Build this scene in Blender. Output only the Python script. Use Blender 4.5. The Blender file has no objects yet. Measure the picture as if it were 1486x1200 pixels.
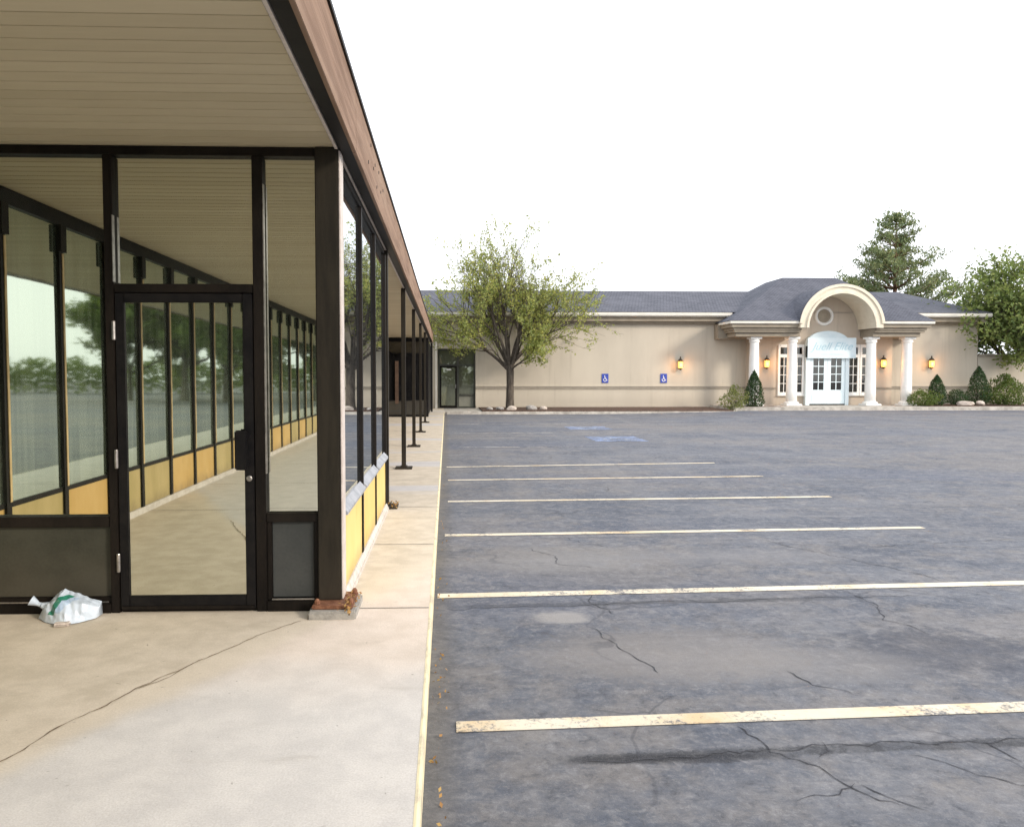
import bpy, bmesh, math, random
from mathutils import Vector, Matrix
R = math.radians
S = bpy.context.scene
C = S.collection

# ------------------------------------------------------------------ node helper
class NT:
    def __init__(s, name):
        s.m = bpy.data.materials.new(name); s.m.use_nodes = True
        s.t = s.m.node_tree; s.t.nodes.clear()
        s.out = s.t.nodes.new('ShaderNodeOutputMaterial')
        s.pos = s.n('ShaderNodeNewGeometry').outputs['Position']
    def n(s, k, **kw):
        nd = s.t.nodes.new(k)
        for a, v in kw.items(): setattr(nd, a, v)
        return nd
    def put(s, sock, v):
        if isinstance(v, bpy.types.NodeSocket): s.t.links.new(v, sock)
        elif isinstance(v, (tuple, list)) and len(v) == 3 and sock.type == 'RGBA': sock.default_value = (*v, 1)
        else: sock.default_value = v
    def mapv(s, v=None, scale=(1,1,1), loc=(0,0,0), rot=(0,0,0)):
        nd = s.n('ShaderNodeMapping'); s.put(nd.inputs[0], v or s.pos)
        nd.inputs['Scale'].default_value = scale; nd.inputs['Location'].default_value = loc
        nd.inputs['Rotation'].default_value = rot
        return nd.outputs[0]
    def noise(s, scale, detail=4, rough=.6, v=None, dist=0):
        nd = s.n('ShaderNodeTexNoise'); s.put(nd.inputs['Vector'], v or s.pos)
        nd.inputs['Scale'].default_value = scale; nd.inputs['Detail'].default_value = detail
        nd.inputs['Roughness'].default_value = rough; nd.inputs['Distortion'].default_value = dist
        return nd.outputs['Fac']
    def noisecol(s, scale, v=None):
        nd = s.n('ShaderNodeTexNoise'); s.put(nd.inputs['Vector'], v or s.pos)
        nd.inputs['Scale'].default_value = scale
        return nd.outputs['Color']
    def voro(s, scale, v=None, feat='DISTANCE_TO_EDGE'):
        nd = s.n('ShaderNodeTexVoronoi', feature=feat); s.put(nd.inputs['Vector'], v or s.pos)
        nd.inputs['Scale'].default_value = scale
        return nd.outputs['Distance']
    def math(s, op, a, b=0.0, clamp=False):
        nd = s.n('ShaderNodeMath', operation=op, use_clamp=clamp)
        s.put(nd.inputs[0], a); s.put(nd.inputs[1], b); return nd.outputs[0]
    def vadd(s, a, b, k=1.0):
        nd = s.n('ShaderNodeVectorMath', operation='MULTIPLY_ADD')
        s.put(nd.inputs[0], b); nd.inputs[1].default_value = (k, k, k); s.put(nd.inputs[2], a)
        return nd.outputs[0]
    def step(s, v, a, b, lo=0.0, hi=1.0):
        nd = s.n('ShaderNodeMapRange'); nd.interpolation_type = 'SMOOTHSTEP'
        s.put(nd.inputs[0], v)
        for i, x in enumerate((a, b, lo, hi)): nd.inputs[i+1].default_value = x
        return nd.outputs[0]
    def mix(s, f, a, b, mode='MIX'):
        nd = s.n('ShaderNodeMix', data_type='RGBA', blend_type=mode)
        s.put(nd.inputs[0], f); s.put(nd.inputs[6], a); s.put(nd.inputs[7], b)
        return nd.outputs[2]
    def xyz(s, v=None):
        nd = s.n('ShaderNodeSeparateXYZ'); s.put(nd.inputs[0], v or s.pos); return nd.outputs
    def bump(s, h, strength=.3, dist=.01):
        nd = s.n('ShaderNodeBump'); s.put(nd.inputs['Height'], h)
        nd.inputs['Strength'].default_value = strength; nd.inputs['Distance'].default_value = dist
        return nd.outputs[0]
    def bsdf(s, col, rough=.7, metal=0, spec=.4, normal=None, emit=None, estr=0):
        nd = s.n('ShaderNodeBsdfPrincipled')
        s.put(nd.inputs['Base Color'], col); s.put(nd.inputs['Roughness'], rough)
        nd.inputs['Metallic'].default_value = metal; nd.inputs['Specular IOR Level'].default_value = spec
        if normal: s.put(nd.inputs['Normal'], normal)
        if emit: s.put(nd.inputs['Emission Color'], emit); nd.inputs['Emission Strength'].default_value = estr
        return nd.outputs[0]
    def done(s, sh):
        s.t.links.new(sh, s.out.inputs[0]); return s.m

def simple(name, c1, c2, scale=6, rough=.7, bump=.15, bscale=60, metal=0, spec=.4, stretch=(1,1,1), dirt=0):
    m = NT(name); v = m.mapv(scale=stretch)
    f = m.noise(scale, 6, .65, v); g = m.noise(bscale, 3, .6, v)
    f = m.step(m.math('ADD', m.math('MULTIPLY', f, .75), m.math('MULTIPLY', g, .25)), .36, .64)
    col = m.mix(f, c1, c2)
    if dirt:
        z = m.xyz()[2]
        d = m.math('MULTIPLY', m.step(m.math('ADD', z, m.math('MULTIPLY', m.noise(3, 4), .5)), .75, .2), dirt)
        col = m.mix(d, col, (.1, .08, .06))
    return m.done(m.bsdf(col, rough, metal, spec, m.bump(g, bump) if bump else None))

M = {}
# dark bronze frames etc
M['bronze'] = simple('bronze_frame', (.005,.004,.0035), (.013,.010,.008), 5, .5, .05, 90, .0, .14, (1,1,.3))
M['bronze_post'] = simple('brown_post', (.013,.011,.008), (.024,.020,.014), 4, .55, .08, 90, 0, .18, (4,4,.5), .2)
M['black'] = simple('black_paint', (.004,.004,.005), (.010,.009,.009), 8, .5, .03, spec=.15)
M['kick'] = simple('kick_panel', (.030,.031,.023), (.045,.045,.034), 2.5, .55, .04, 60, 0, .25, (1,1,1), .3)
M['kick_blue'] = simple('grey_kick_panel', (.034,.038,.038), (.05,.053,.052), 2.5, .5, .04, 60, 0, .3)
M['alu'] = simple('pale_trim', (.5,.44,.4), (.62,.56,.52), 9, .5, .05)
M['tan'] = simple('lit_edge_tan', (.50,.36,.17), (.62,.46,.24), 9, .55, .05)
M['steel'] = simple('worn_steel', (.22,.21,.2), (.4,.38,.36), 20, .35, .05, 90, .8)
M['rust'] = simple('rusty_steel', (.13,.05,.025), (.24,.11,.06), 25, .8, .4, 60)
M['padcon'] = simple('pad_concrete', (.24,.23,.21), (.36,.34,.31), 12, .9, .4, 50)
M['sill'] = simple('grey_sill', (.24,.255,.28), (.37,.38,.41), 7, .5, .1, 40)
M['basecurb'] = simple('base_strip', (.45,.41,.37), (.58,.54,.5), 9, .85, .2)
def yellow(name, a, b):
    m = NT(name); v = m.mapv(scale=(1,1,.5))
    f = m.noise(2.2, 5, .6, v); g = m.noise(70, 3, .6); z = m.xyz()[2]
    col = m.mix(m.step(f,.3,.7), a, b)
    sc = m.step(m.noise(6, 6, .75, m.mapv(scale=(1,1,.3))), .55, .75)
    col = m.mix(m.math('MULTIPLY', sc, .35), col, (a[0]*.55,a[1]*.55,a[2]*.6))
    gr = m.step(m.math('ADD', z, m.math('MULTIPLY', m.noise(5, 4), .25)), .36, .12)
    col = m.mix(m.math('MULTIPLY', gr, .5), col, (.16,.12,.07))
    return m.done(m.bsdf(col, .6, 0, .25, m.bump(g, .06)))
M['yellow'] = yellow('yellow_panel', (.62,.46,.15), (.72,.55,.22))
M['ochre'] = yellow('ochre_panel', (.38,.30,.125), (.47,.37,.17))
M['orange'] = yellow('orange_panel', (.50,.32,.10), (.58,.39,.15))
# soffit boards
def soffit():
    m = NT('soffit_boards')
    y = m.xyz()[1]
    idx = m.math('FLOOR', m.math('DIVIDE', y, .127))
    wn = m.n('ShaderNodeTexWhiteNoise', noise_dimensions='1D'); m.put(wn.inputs['W'], idx)
    v = m.mapv(scale=(.6,6,1))
    f = m.noise(3, 5, .6, v)
    k = m.math('ADD', m.math('MULTIPLY', wn.outputs[0], .5), m.math('MULTIPLY', f, .5))
    col = m.mix(m.step(k,.2,.8), (.48,.415,.29), (.55,.48,.345))
    return m.done(m.bsdf(col, .75, 0, .25, m.bump(m.noise(80,2,.5,v), .05)))
M['soffit'] = soffit()
def fascia():
    m = NT('fascia_wood'); v = m.mapv(scale=(3, .35, 9))
    f = m.noise(2.2, 7, .7, v, .4); g = m.noise(9, 5, .7, v)
    col = m.mix(m.step(f,.34,.66), (.18,.112,.076), (.30,.20,.142))
    col = m.mix(m.math('MULTIPLY', m.step(m.noise(.9, 4, .6, m.mapv(scale=(1,.5,2))), .5, .72), .6), col, (.33,.235,.17))
    col = m.mix(m.math('MULTIPLY', m.step(g,.55,.7), .3), col, (.19,.12,.08))
    sp = m.voro(7, m.mapv(scale=(1, 1, 1)), 'F1')
    return m.done(m.bsdf(col, .8, 0, .2, m.bump(g, .35)))
M['fascia'] = fascia()
# reflective tinted glass: mirror-like coat over a dark body
def glass(name, tint, fac, body=(.02,.024,.02), wob=.02, rough=.015, dust=.25):
    m = NT(name)
    g = m.n('ShaderNodeBsdfGlossy'); m.put(g.inputs['Color'], tint); g.inputs['Roughness'].default_value = rough
    h = m.noise(1.3, 2, .4)
    if wob:
        nrm = m.bump(h, wob, .03)
        m.t.links.new(nrm, g.inputs['Normal'])
    d = m.n('ShaderNodeBsdfDiffuse'); 
    grime = m.noise(5, 6, .7, m.mapv(scale=(1,1,.4)))
    m.put(d.inputs['Color'], m.mix(m.math('MULTIPLY', m.step(grime,.45,.8), dust), body, (.3,.3,.27)))
    mx = m.n('ShaderNodeMixShader'); mx.inputs[0].default_value = fac
    m.t.links.new(d.outputs[0], mx.inputs[1]); m.t.links.new(g.outputs[0], mx.inputs[2])
    return m.done(mx.outputs[0])
M['front_glass'] = glass('front_glass', (.86,.87,.76), .82, wob=.012)
M['store_glass'] = glass('store_glass', (.80,.92,.84), .84, body=(.05,.06,.05), wob=.03)
def blindglass():
    m = NT('store_glass'); x, y, z = m.xyz()
    g = m.n('ShaderNodeBsdfGlossy'); m.put(g.inputs['Color'], (.86,.96,.88)); g.inputs['Roughness'].default_value = .03
    m.t.links.new(m.bump(m.noise(1.1, 2, .4), .05, .03), g.inputs['Normal'])
    # pleated blinds: soft irregular vertical folds
    st = m.noise(13, 3, .6, m.mapv(scale=(1,1,.03))); wv = m.noise(3, 3, .6, m.mapv(scale=(1,1,.25)))
    k = m.math('ADD', m.math('MULTIPLY', st, .7), m.math('MULTIPLY', wv, .3))
    col = m.mix(m.step(k,.36,.62), (.05,.065,.045), (.22,.26,.195))
    bay = m.n('ShaderNodeTexWhiteNoise', noise_dimensions='1D'); m.put(bay.inputs['W'], m.math('FLOOR', m.math('DIVIDE', m.math('SUBTRACT', y, 4.15), .93)))
    col = m.mix(m.math('MULTIPLY', bay.outputs[0], .5), col, (.10,.12,.09))
    d = m.n('ShaderNodeBsdfDiffuse'); m.put(d.inputs['Color'], col)
    mx = m.n('ShaderNodeMixShader'); mx.inputs[0].default_value = .66
    m.t.links.new(d.outputs[0], mx.inputs[1]); m.t.links.new(g.outputs[0], mx.inputs[2])
    return m.done(mx.outputs[0])
M['store_glass'] = blindglass()
M['side_glass'] = glass('side_glass', (.88,.92,.95), .86, body=(.03,.035,.04), wob=.03)
M['dark_glass'] = glass('dark_glass', (.3,.3,.28), .3, body=(.01,.01,.011), wob=.02, dust=.05)
M['door_glass'] = glass('green_glass', (.42,.46,.36), .3, body=(.12,.125,.09), wob=.04)
# concrete walkway
def concrete():
    m = NT('walkway_concrete'); x, y, z = m.xyz()
    # distance to the long crack (runs from the door corner back toward the building)
    # line through (-1.76,3.12) and (-.86,4.94)
    dx, dy = .9, 1.82; L = math.hypot(dx, dy)
    d = m.math('ADD', m.math('MULTIPLY', x, dy/L), m.math('MULTIPLY', y, -dx/L))
    d = m.math('ADD', d, -( -1.76*dy/L - 3.12*dx/L))
    n1 = m.noise(1.1, 5, .6); n2 = m.noise(4.5, 6, .65); n3 = m.noise(120, 3, .7); n4 = m.noise(26, 4, .7)
    dn = m.math('ADD', d, m.math('MULTIPLY', m.math('SUBTRACT', n1, .5), .35))
    right = m.step(dn, -.05, .22)
    near = m.step(m.math('ADD', y, m.math('MULTIPLY', n1, .8)), 5.0, 3.9)
    warm = m.mix(m.step(n2,.33,.68), (.53,.465,.37), (.65,.575,.47))
    grey = m.mix(m.step(n2,.33,.68), (.58,.56,.54), (.67,.645,.615))
    pink = m.mix(m.step(n2,.3,.7), (.64,.55,.465), (.74,.645,.56))
    col = m.mix(right, warm, m.mix(near, pink, grey))
    # pale worn band along the upper side of the crack
    band = m.math('MULTIPLY', m.step(dn, -.22, -.02), m.step(dn, .16, .02))
    col = m.mix(m.math('MULTIPLY', band, .5), col, (.68,.60,.49))
    # bluish bands across the far stretch
    far = m.step(m.noise(.55, 3, .5, m.mapv(scale=(.25,1,1), loc=(0,3.3,0))), .54, .6)
    far = m.math('MULTIPLY', far, m.step(y, 8.5, 10))
    col = m.mix(m.math('MULTIPLY', far, .55), col, (.50,.53,.61))
    # stains
    st = m.step(m.noise(2.6, 5, .7, m.mapv(scale=(.5,1.4,1), loc=(5,2,0))), .57, .74)
    col = m.mix(m.math('MULTIPLY', st, .22), col, (.24,.20,.15))
    sp = m.step(m.voro(9, m.vadd(m.pos, m.noisecol(7), .2), 'F1'), .075, .03)
    col = m.mix(m.math('MULTIPLY', sp, .5), col, (.12,.10,.08))
    col = m.mix(m.step(n3, .3, .75, 0, .35), col, (.30,.265,.22))
    col = m.mix(m.step(n4, .55, .75, 0, .22), col, (.80,.75,.68))
    h = m.math('ADD', m.math('MULTIPLY', n3, .5), n4)
    return m.done(m.bsdf(col, .88, 0, .25, m.bump(h, .22, .006)))
M['concrete'] = concrete()
M['concrete2'] = simple('kerb_concrete', (.30,.28,.25), (.55,.52,.47), 3, .9, .3, 40)
M['crack'] = simple('crack_dark', (.12,.09,.06), (.24,.19,.13), 30, .95, .2)
M['joint'] = simple('joint_dark', (.16,.15,.14), (.28,.26,.24), 12, .95, .2)
M['acrack'] = simple('asphalt_crack', (.03,.033,.042), (.07,.072,.085), 30, .95, .2)
def kerbpaint():
    m = NT('kerb_paint'); n = m.noise(9, 6, .7, m.mapv(scale=(1,.4,1)))
    col = m.mix(m.step(n,.35,.55), (.46,.41,.31), (.72,.64,.42))
    return m.done(m.bsdf(col, .8, 0, .3, m.bump(n, .2)))
M['kerbpaint'] = kerbpaint()
# asphalt
def asphalt(paint=None, name='asphalt'):
    m = NT(name); x, y, z = m.xyz()
    n0 = m.noise(.22, 4, .55, m.mapv(scale=(.55,1,1)))
    n1 = m.noise(.75, 6, .62); n2 = m.noise(3.2, 7, .68); n3 = m.noise(150, 3, .75); n4 = m.noise(38, 4, .75)
    str_ = m.noise(1.6, 6, .62, m.mapv(scale=(.16,1.5,1), loc=(3,1,0)))
    col = m.mix(m.step(n1,.32,.68), (.082,.096,.128), (.150,.162,.19))
    warm = m.mix(n2, (.155,.146,.145), (.235,.22,.21))
    mot = m.noise(7.5, 8, .75, None, .6)
    k = m.step(m.math('ADD', m.math('MULTIPLY', n0, .6), m.math('MULTIPLY', n2, .4)), .45, .58)
    col = m.mix(m.math('MULTIPLY', k, .85), col, warm)
    blue = m.step(m.noise(.33, 4, .5, m.mapv(scale=(.4,1,1), loc=(11,4,0))), .52, .66)
    col = m.mix(m.math('MULTIPLY', blue, .6), col, (.095,.112,.16))
    # far tract is paler, scuffed along x
    col = m.mix(m.math('MULTIPLY', m.step(str_,.46,.7), .45), col, (.235,.233,.245))
    col = m.mix(m.math('MULTIPLY', m.step(str_,.42,.28), .5), col, (.078,.083,.10))
    col = m.mix(m.step(mot, .50, .68, 0, .55), col, (.29,.285,.29))
    col = m.mix(m.step(mot, .48, .32, 0, .6), col, (.042,.048,.062))
    sc = m.noise(5, 6, .7, m.mapv(scale=(.22,1.6,1), rot=(0,0,R(38)), loc=(1,5,0)))
    col = m.mix(m.step(sc, .55, .72, 0, .4), col, (.30,.295,.30))
    col = m.mix(m.step(sc, .44, .30, 0, .3), col, (.06,.066,.085))
    gr = m.noise(21, 9, .85, None, .3)
    col = m.mix(m.step(gr, .50, .64, 0, .5), col, (.32,.32,.33))
    col = m.mix(m.step(gr, .49, .36, 0, .42), col, (.035,.04,.052))
    # tyre lanes along y
    ln = m.noise(1.3, 4, .6, m.mapv(scale=(1.0,.08,1), loc=(7,0,0)))
    col = m.mix(m.math('MULTIPLY', m.step(ln,.52,.7), .3), col, (.255,.245,.238))
    # patches of worn pale stone
    pt = m.math('MULTIPLY', m.step(n2,.55,.72), m.step(n1,.5,.62))
    col = m.mix(m.math('MULTIPLY', pt, .6), col, (.29,.278,.265))
    # dark tar strips left of the painted lines
    nd = m.math('ADD', m.math('MULTIPLY', m.math('SUBTRACT', n2, .5), .10), m.math('MULTIPLY', m.math('SUBTRACT', n4, .5), .07))
    for (y0, x0, x1, w, s) in ((3.30,.45,9,.045,.85), (5.60,.0,3.6,.05,.6), (7.93,.6,4.2,.04,.22), (10.1,.2,4,.04,.2)):
        dl = m.math('ABSOLUTE', m.math('ADD', m.math('SUBTRACT', y, m.math('MULTIPLY', x, .045)), m.math('SUBTRACT', nd, y0)))
        msk = m.math('MULTIPLY', m.step(dl, w*1.25, w*.6), m.math('MULTIPLY', m.step(x, x0-.1, x0+.25), m.step(x, x1, x1-1.2)))
        msk = m.math('MULTIPLY', msk, m.step(mot, .35, .58, .25, 1))
        col = m.mix(m.math('MULTIPLY', msk, s), col, (.035,.037,.043))
    # oil drips and pale patch
    for (cx, cy, rx, ry, c, s) in ((.78,5.33,.24,.16,(.38,.36,.34),.7), (.95,3.32,.55,.05,(.015,.015,.018),.7), (3.0,4.6,.6,.5,(.06,.065,.085),.55), (1.2,7.3,.8,.35,(.23,.22,.21),.4), (1.3,4.6,.9,.5,(.27,.25,.235),.55), (2.1,4.4,.7,.3,(.26,.245,.235),.4), (1.0,6.9,.9,.4,(.25,.245,.245),.4), (2.6,7.1,1.2,.4,(.23,.225,.23),.35)):
        ex = m.math('POWER', m.math('DIVIDE', m.math('SUBTRACT', x, cx), rx), 2)
        ey = m.math('POWER', m.math('DIVIDE', m.math('SUBTRACT', y, cy), ry), 2)
        e = m.math('ADD', m.math('ADD', ex, ey), m.math('ADD', m.math('MULTIPLY', m.math('SUBTRACT', n2, .5), 2.4), m.math('MULTIPLY', m.math('SUBTRACT', mot, .5), 2.2)))
        col = m.mix(m.math('MULTIPLY', m.step(e, 1.1, .2), s), col, c)
    # dusty edge by the kerb
    ed = m.math('MULTIPLY', m.step(m.math('ADD', x, m.math('MULTIPLY', n2, .22)), .22, .05), m.step(x,-.3,-.15))
    col = m.mix(m.math('MULTIPLY', ed, .5), col, (.10,.085,.065))
    # fine crazing
    wv = m.vadd(m.pos, m.noisecol(1.2), .9)
    wv = m.vadd(wv, m.noisecol(9), .06)
    vd = m.voro(.62, wv)
    ck = m.math('MULTIPLY', m.step(vd, .010, .003), m.step(m.noise(.5, 3, .5, m.mapv(loc=(4,9,0))), .48, .6))
    col = m.mix(m.math('MULTIPLY', ck, .45), col, (.045,.047,.058))
    # aggregate
    col = m.mix(m.step(n3, .35, .8, 0, .5), col, (.045,.05,.065))
    col = m.mix(m.step(n3, .52, .75, 0, .35), col, (.33,.33,.345))
    col = m.mix(m.step(n4, .5, .72, 0, .28), col, (.2,.2,.205))
    rough = .82
    if paint:
        wear = m.math('ADD', m.math('MULTIPLY', n4, .5), m.math('MULTIPLY', n2, .5))
        pc = m.mix(m.step(n1,.35,.7), paint[0], paint[1])
        stain = m.step(m.noise(2.2, 5, .65, m.mapv(loc=(2,7,0))), .48, .68)
        pc = m.mix(m.math('MULTIPLY', stain, paint[4]), pc, (.62,.40,.16))
        col = m.mix(m.step(wear, paint[2], paint[3]), col, pc)
    h = m.math('ADD', n3, m.math('MULTIPLY', n4, .7))
    return m.done(m.bsdf(col, rough, 0, .25, m.bump(h, .35, .006)))
M['asphalt'] = asphalt()
M['paint'] = asphalt(((.66,.58,.44),(.76,.70,.58), .36, .50, .5), 'worn_paint')
M['paint_faded'] = asphalt(((.45,.43,.40),(.55,.53,.5), .42, .6, .2), 'faded_paint')
M['paint_blue'] = asphalt(((.19,.26,.44),(.26,.34,.54), .41, .60, 0), 'blue_paint')
M['paint_white'] = asphalt(((.42,.48,.58),(.5,.56,.64), .42, .62, 0), 'white_paint')
# far building
def stucco(name, a, b):
    m = NT(name); n1 = m.noise(.6, 5, .6, m.mapv(scale=(1,1,.35))); n2 = m.noise(45, 3, .7); z = m.xyz()[2]
    col = m.mix(m.step(n1,.3,.7), a, b)
    st = m.noise(1.2, 5, .7, m.mapv(scale=(2.5,2.5,.12)))
    col = m.mix(m.math('MULTIPLY', m.step(st,.52,.72), .28), col, (a[0]*.6, a[1]*.58, a[2]*.55))
    col = m.mix(m.math('MULTIPLY', m.step(z,.7,.05), .3), col, (.3,.26,.22))
    return m.done(m.bsdf(col, .9, 0, .2, m.bump(n2, .3, .01)))
M['stucco'] = stucco('beige_stucco', (.49,.445,.37), (.56,.51,.425))
M['stucco_warm'] = stucco('warm_stucco', (.51,.44,.36), (.57,.495,.41))
M['band'] = simple('grey_band', (.29,.26,.215), (.35,.315,.26), 4, .85, .15)
M['cream'] = simple('cream_trim', (.66,.60,.48), (.74,.68,.56), 3, .7, .1, 40)
M['cornice'] = simple('taupe_cornice', (.28,.24,.185), (.345,.30,.235), 3, .8, .1, 40)
M['gutter'] = simple('pale_gutter', (.68,.65,.58), (.76,.73,.66), 3, .6, .05)
M['white'] = simple('white_gloss', (.80,.80,.78), (.86,.86,.84), 3, .45, .04)
M['bluewhite'] = simple('cool_white', (.66,.78,.83), (.74,.84,.88), 3, .45, .04)
def shingle():
    m = NT('slate_shingles'); 
    br = m.n('ShaderNodeTexBrick'); x, y, z = m.xyz()
    cb = m.n('ShaderNodeCombineXYZ'); m.put(cb.inputs[0], m.math('ADD', x, m.math('MULTIPLY', y, .35))); m.put(cb.inputs[1], m.math('MULTIPLY', z, 2.2))
    m.put(br.inputs['Vector'], cb.outputs[0]); br.inputs['Scale'].default_value = 3.2
    br.inputs['Mortar Size'].default_value = .03; br.inputs['Bias'].default_value = -.1
    br.inputs['Color1'].default_value = (.088,.093,.118,1); br.inputs['Color2'].default_value = (.132,.14,.172,1); br.inputs['Mortar'].default_value = (.035,.038,.05,1)
    n = m.noise(.7, 5, .65); n2 = m.noise(30, 3, .7)
    col = m.mix(m.math('MULTIPLY', m.step(n,.4,.7), .5), br.outputs['Color'], (.14,.145,.175))
    return m.done(m.bsdf(col, .85, 0, .3, m.bump(m.math('ADD', n2, br.outputs['Fac']), .4, .02)))
M['shingle'] = shingle()
M['roofmem'] = simple('roof_membrane', (.2,.19,.18), (.3,.29,.27), 2, .9, .2)
M['dark_interior'] = simple('dark_interior', (.006,.006,.006), (.016,.013,.011), 3, .6, 0)
M['greenframe'] = simple('olive_frame', (.035,.038,.028), (.06,.062,.05), 4, .5, .05)
M['greypanel'] = simple('grey_green_panel', (.16,.165,.135), (.21,.21,.175), 2, .5, .03)
M['signblue'] = simple('sign_blue', (.03,.06,.36), (.05,.09,.45), 8, .45, 0)
M['iron'] = simple('lantern_iron', (.03,.022,.014), (.07,.05,.03), 20, .5, .1)
def emit():
    m = NT('lit_amber_glass'); z = m.noise(8, 2)
    return m.done(m.bsdf((.9,.5,.15), .3, 0, .4, None, m.mix(z, (1,.36,.05), (1,.56,.14)), 2.0))
M['amber'] = emit()
M['bark_brown'] = simple('dark_brown_door', (.05,.028,.018), (.085,.05,.032), 4, .7, .1)
M['mulch'] = simple('bark_mulch', (.05,.03,.022), (.13,.08,.06), 14, .95, 1, 40)
def stone(name, a, b): return simple(name, a, b, 9, .9, .5, 30)
M['stone'] = stone('pale_stone', (.42,.36,.31), (.62,.55,.49))
M['stone_grey'] = stone('grey_stone', (.25,.24,.23), (.42,.4,.38))
def bark(name, a, b):
    m = NT(name); v = m.mapv(scale=(6,6,1)); n = m.noise(3, 6, .7, v)
    return m.done(m.bsdf(m.mix(m.step(n,.3,.7), a, b), .95, 0, .15, m.bump(n, .8, .03)))
M['bark'] = bark('grey_bark', (.05,.042,.035), (.13,.11,.09))
M['bark_red'] = bark('pine_bark', (.10,.055,.035), (.22,.13,.09))
def leaf(name, cols, trans=.35):
    m = NT(name); g = m.n('ShaderNodeNewGeometry'); r = g.outputs['Random Per Island']
    cr = m.n('ShaderNodeValToRGB'); e = cr.color_ramp.elements
    for i, c in enumerate(cols):
        p = i/(len(cols)-1)
        if i == 0: el = e[0]
        elif i == len(cols)-1: el = e[-1]
        else: el = e.new(p)
        el.position = p; el.color = (*c, 1)
    m.put(cr.inputs[0], r)
    f = m.noise(.8, 3, .5)
    col = m.mix(m.step(f,.35,.7,0,.45), cr.outputs[0], cols[0])
    d = m.bsdf(col, .6, 0, .3)
    t = m.n('ShaderNodeBsdfTranslucent'); m.put(t.inputs[0], m.mix(.5, col, (.3,.36,.06)))
    mx = m.n('ShaderNodeMixShader'); mx.inputs[0].default_value = trans
    m.t.links.new(d, mx.inputs[1]); m.t.links.new(t.outputs[0], mx.inputs[2])
    return m.done(mx.outputs[0])
M['leaf_locust'] = leaf('locust_leaf', ((.25,.31,.10),(.36,.39,.11),(.55,.50,.14),(.29,.36,.16)), .45)
M['leaf_pine'] = leaf('pine_needle', ((.10,.15,.07),(.17,.22,.10),(.30,.30,.13),(.10,.15,.095)), .2)
M['leaf_broad'] = leaf('broad_leaf', ((.12,.18,.06),(.19,.25,.08),(.30,.33,.11),(.10,.16,.06)), .4)
M['leaf_dark'] = leaf('dark_evergreen_leaf', ((.018,.05,.02),(.032,.075,.028),(.055,.10,.035)), .15)
M['leaf_mid'] = leaf('shrub_leaf', ((.06,.11,.025),(.10,.15,.035),(.16,.19,.05)), .3)
M['leaf_pale'] = leaf('pale_shrub_leaf', ((.12,.15,.05),(.2,.22,.08),(.26,.27,.11)), .35)
M['leaf_far'] = leaf('far_leaf', ((.10,.16,.04),(.15,.22,.05),(.2,.27,.08)), .4)
M['leaf_dry'] = leaf('dry_leaf', ((.28,.14,.05),(.4,.24,.08),(.2,.09,.04),(.5,.36,.14)), .1)
def plastic():
    m = NT('bag_plastic'); z = m.noise(9, 4)
    return m.done(m.bsdf(m.mix(z, (.40,.48,.57), (.56,.62,.70)), .28, 0, .5, m.bump(m.noise(30,4,.6), .4, .01)))
M['bag'] = plastic()
M['bag_green'] = simple('bag_green_print', (.02,.15,.10), (.04,.22,.15), 9, .3, .2)
M['bag_blue'] = simple('bag_blue_print', (.30,.40,.55), (.42,.52,.64), 9, .3, .2)
M['newsprint'] = simple('newsprint', (.40,.34,.30), (.62,.56,.5), 40, .9, .1)

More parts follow.
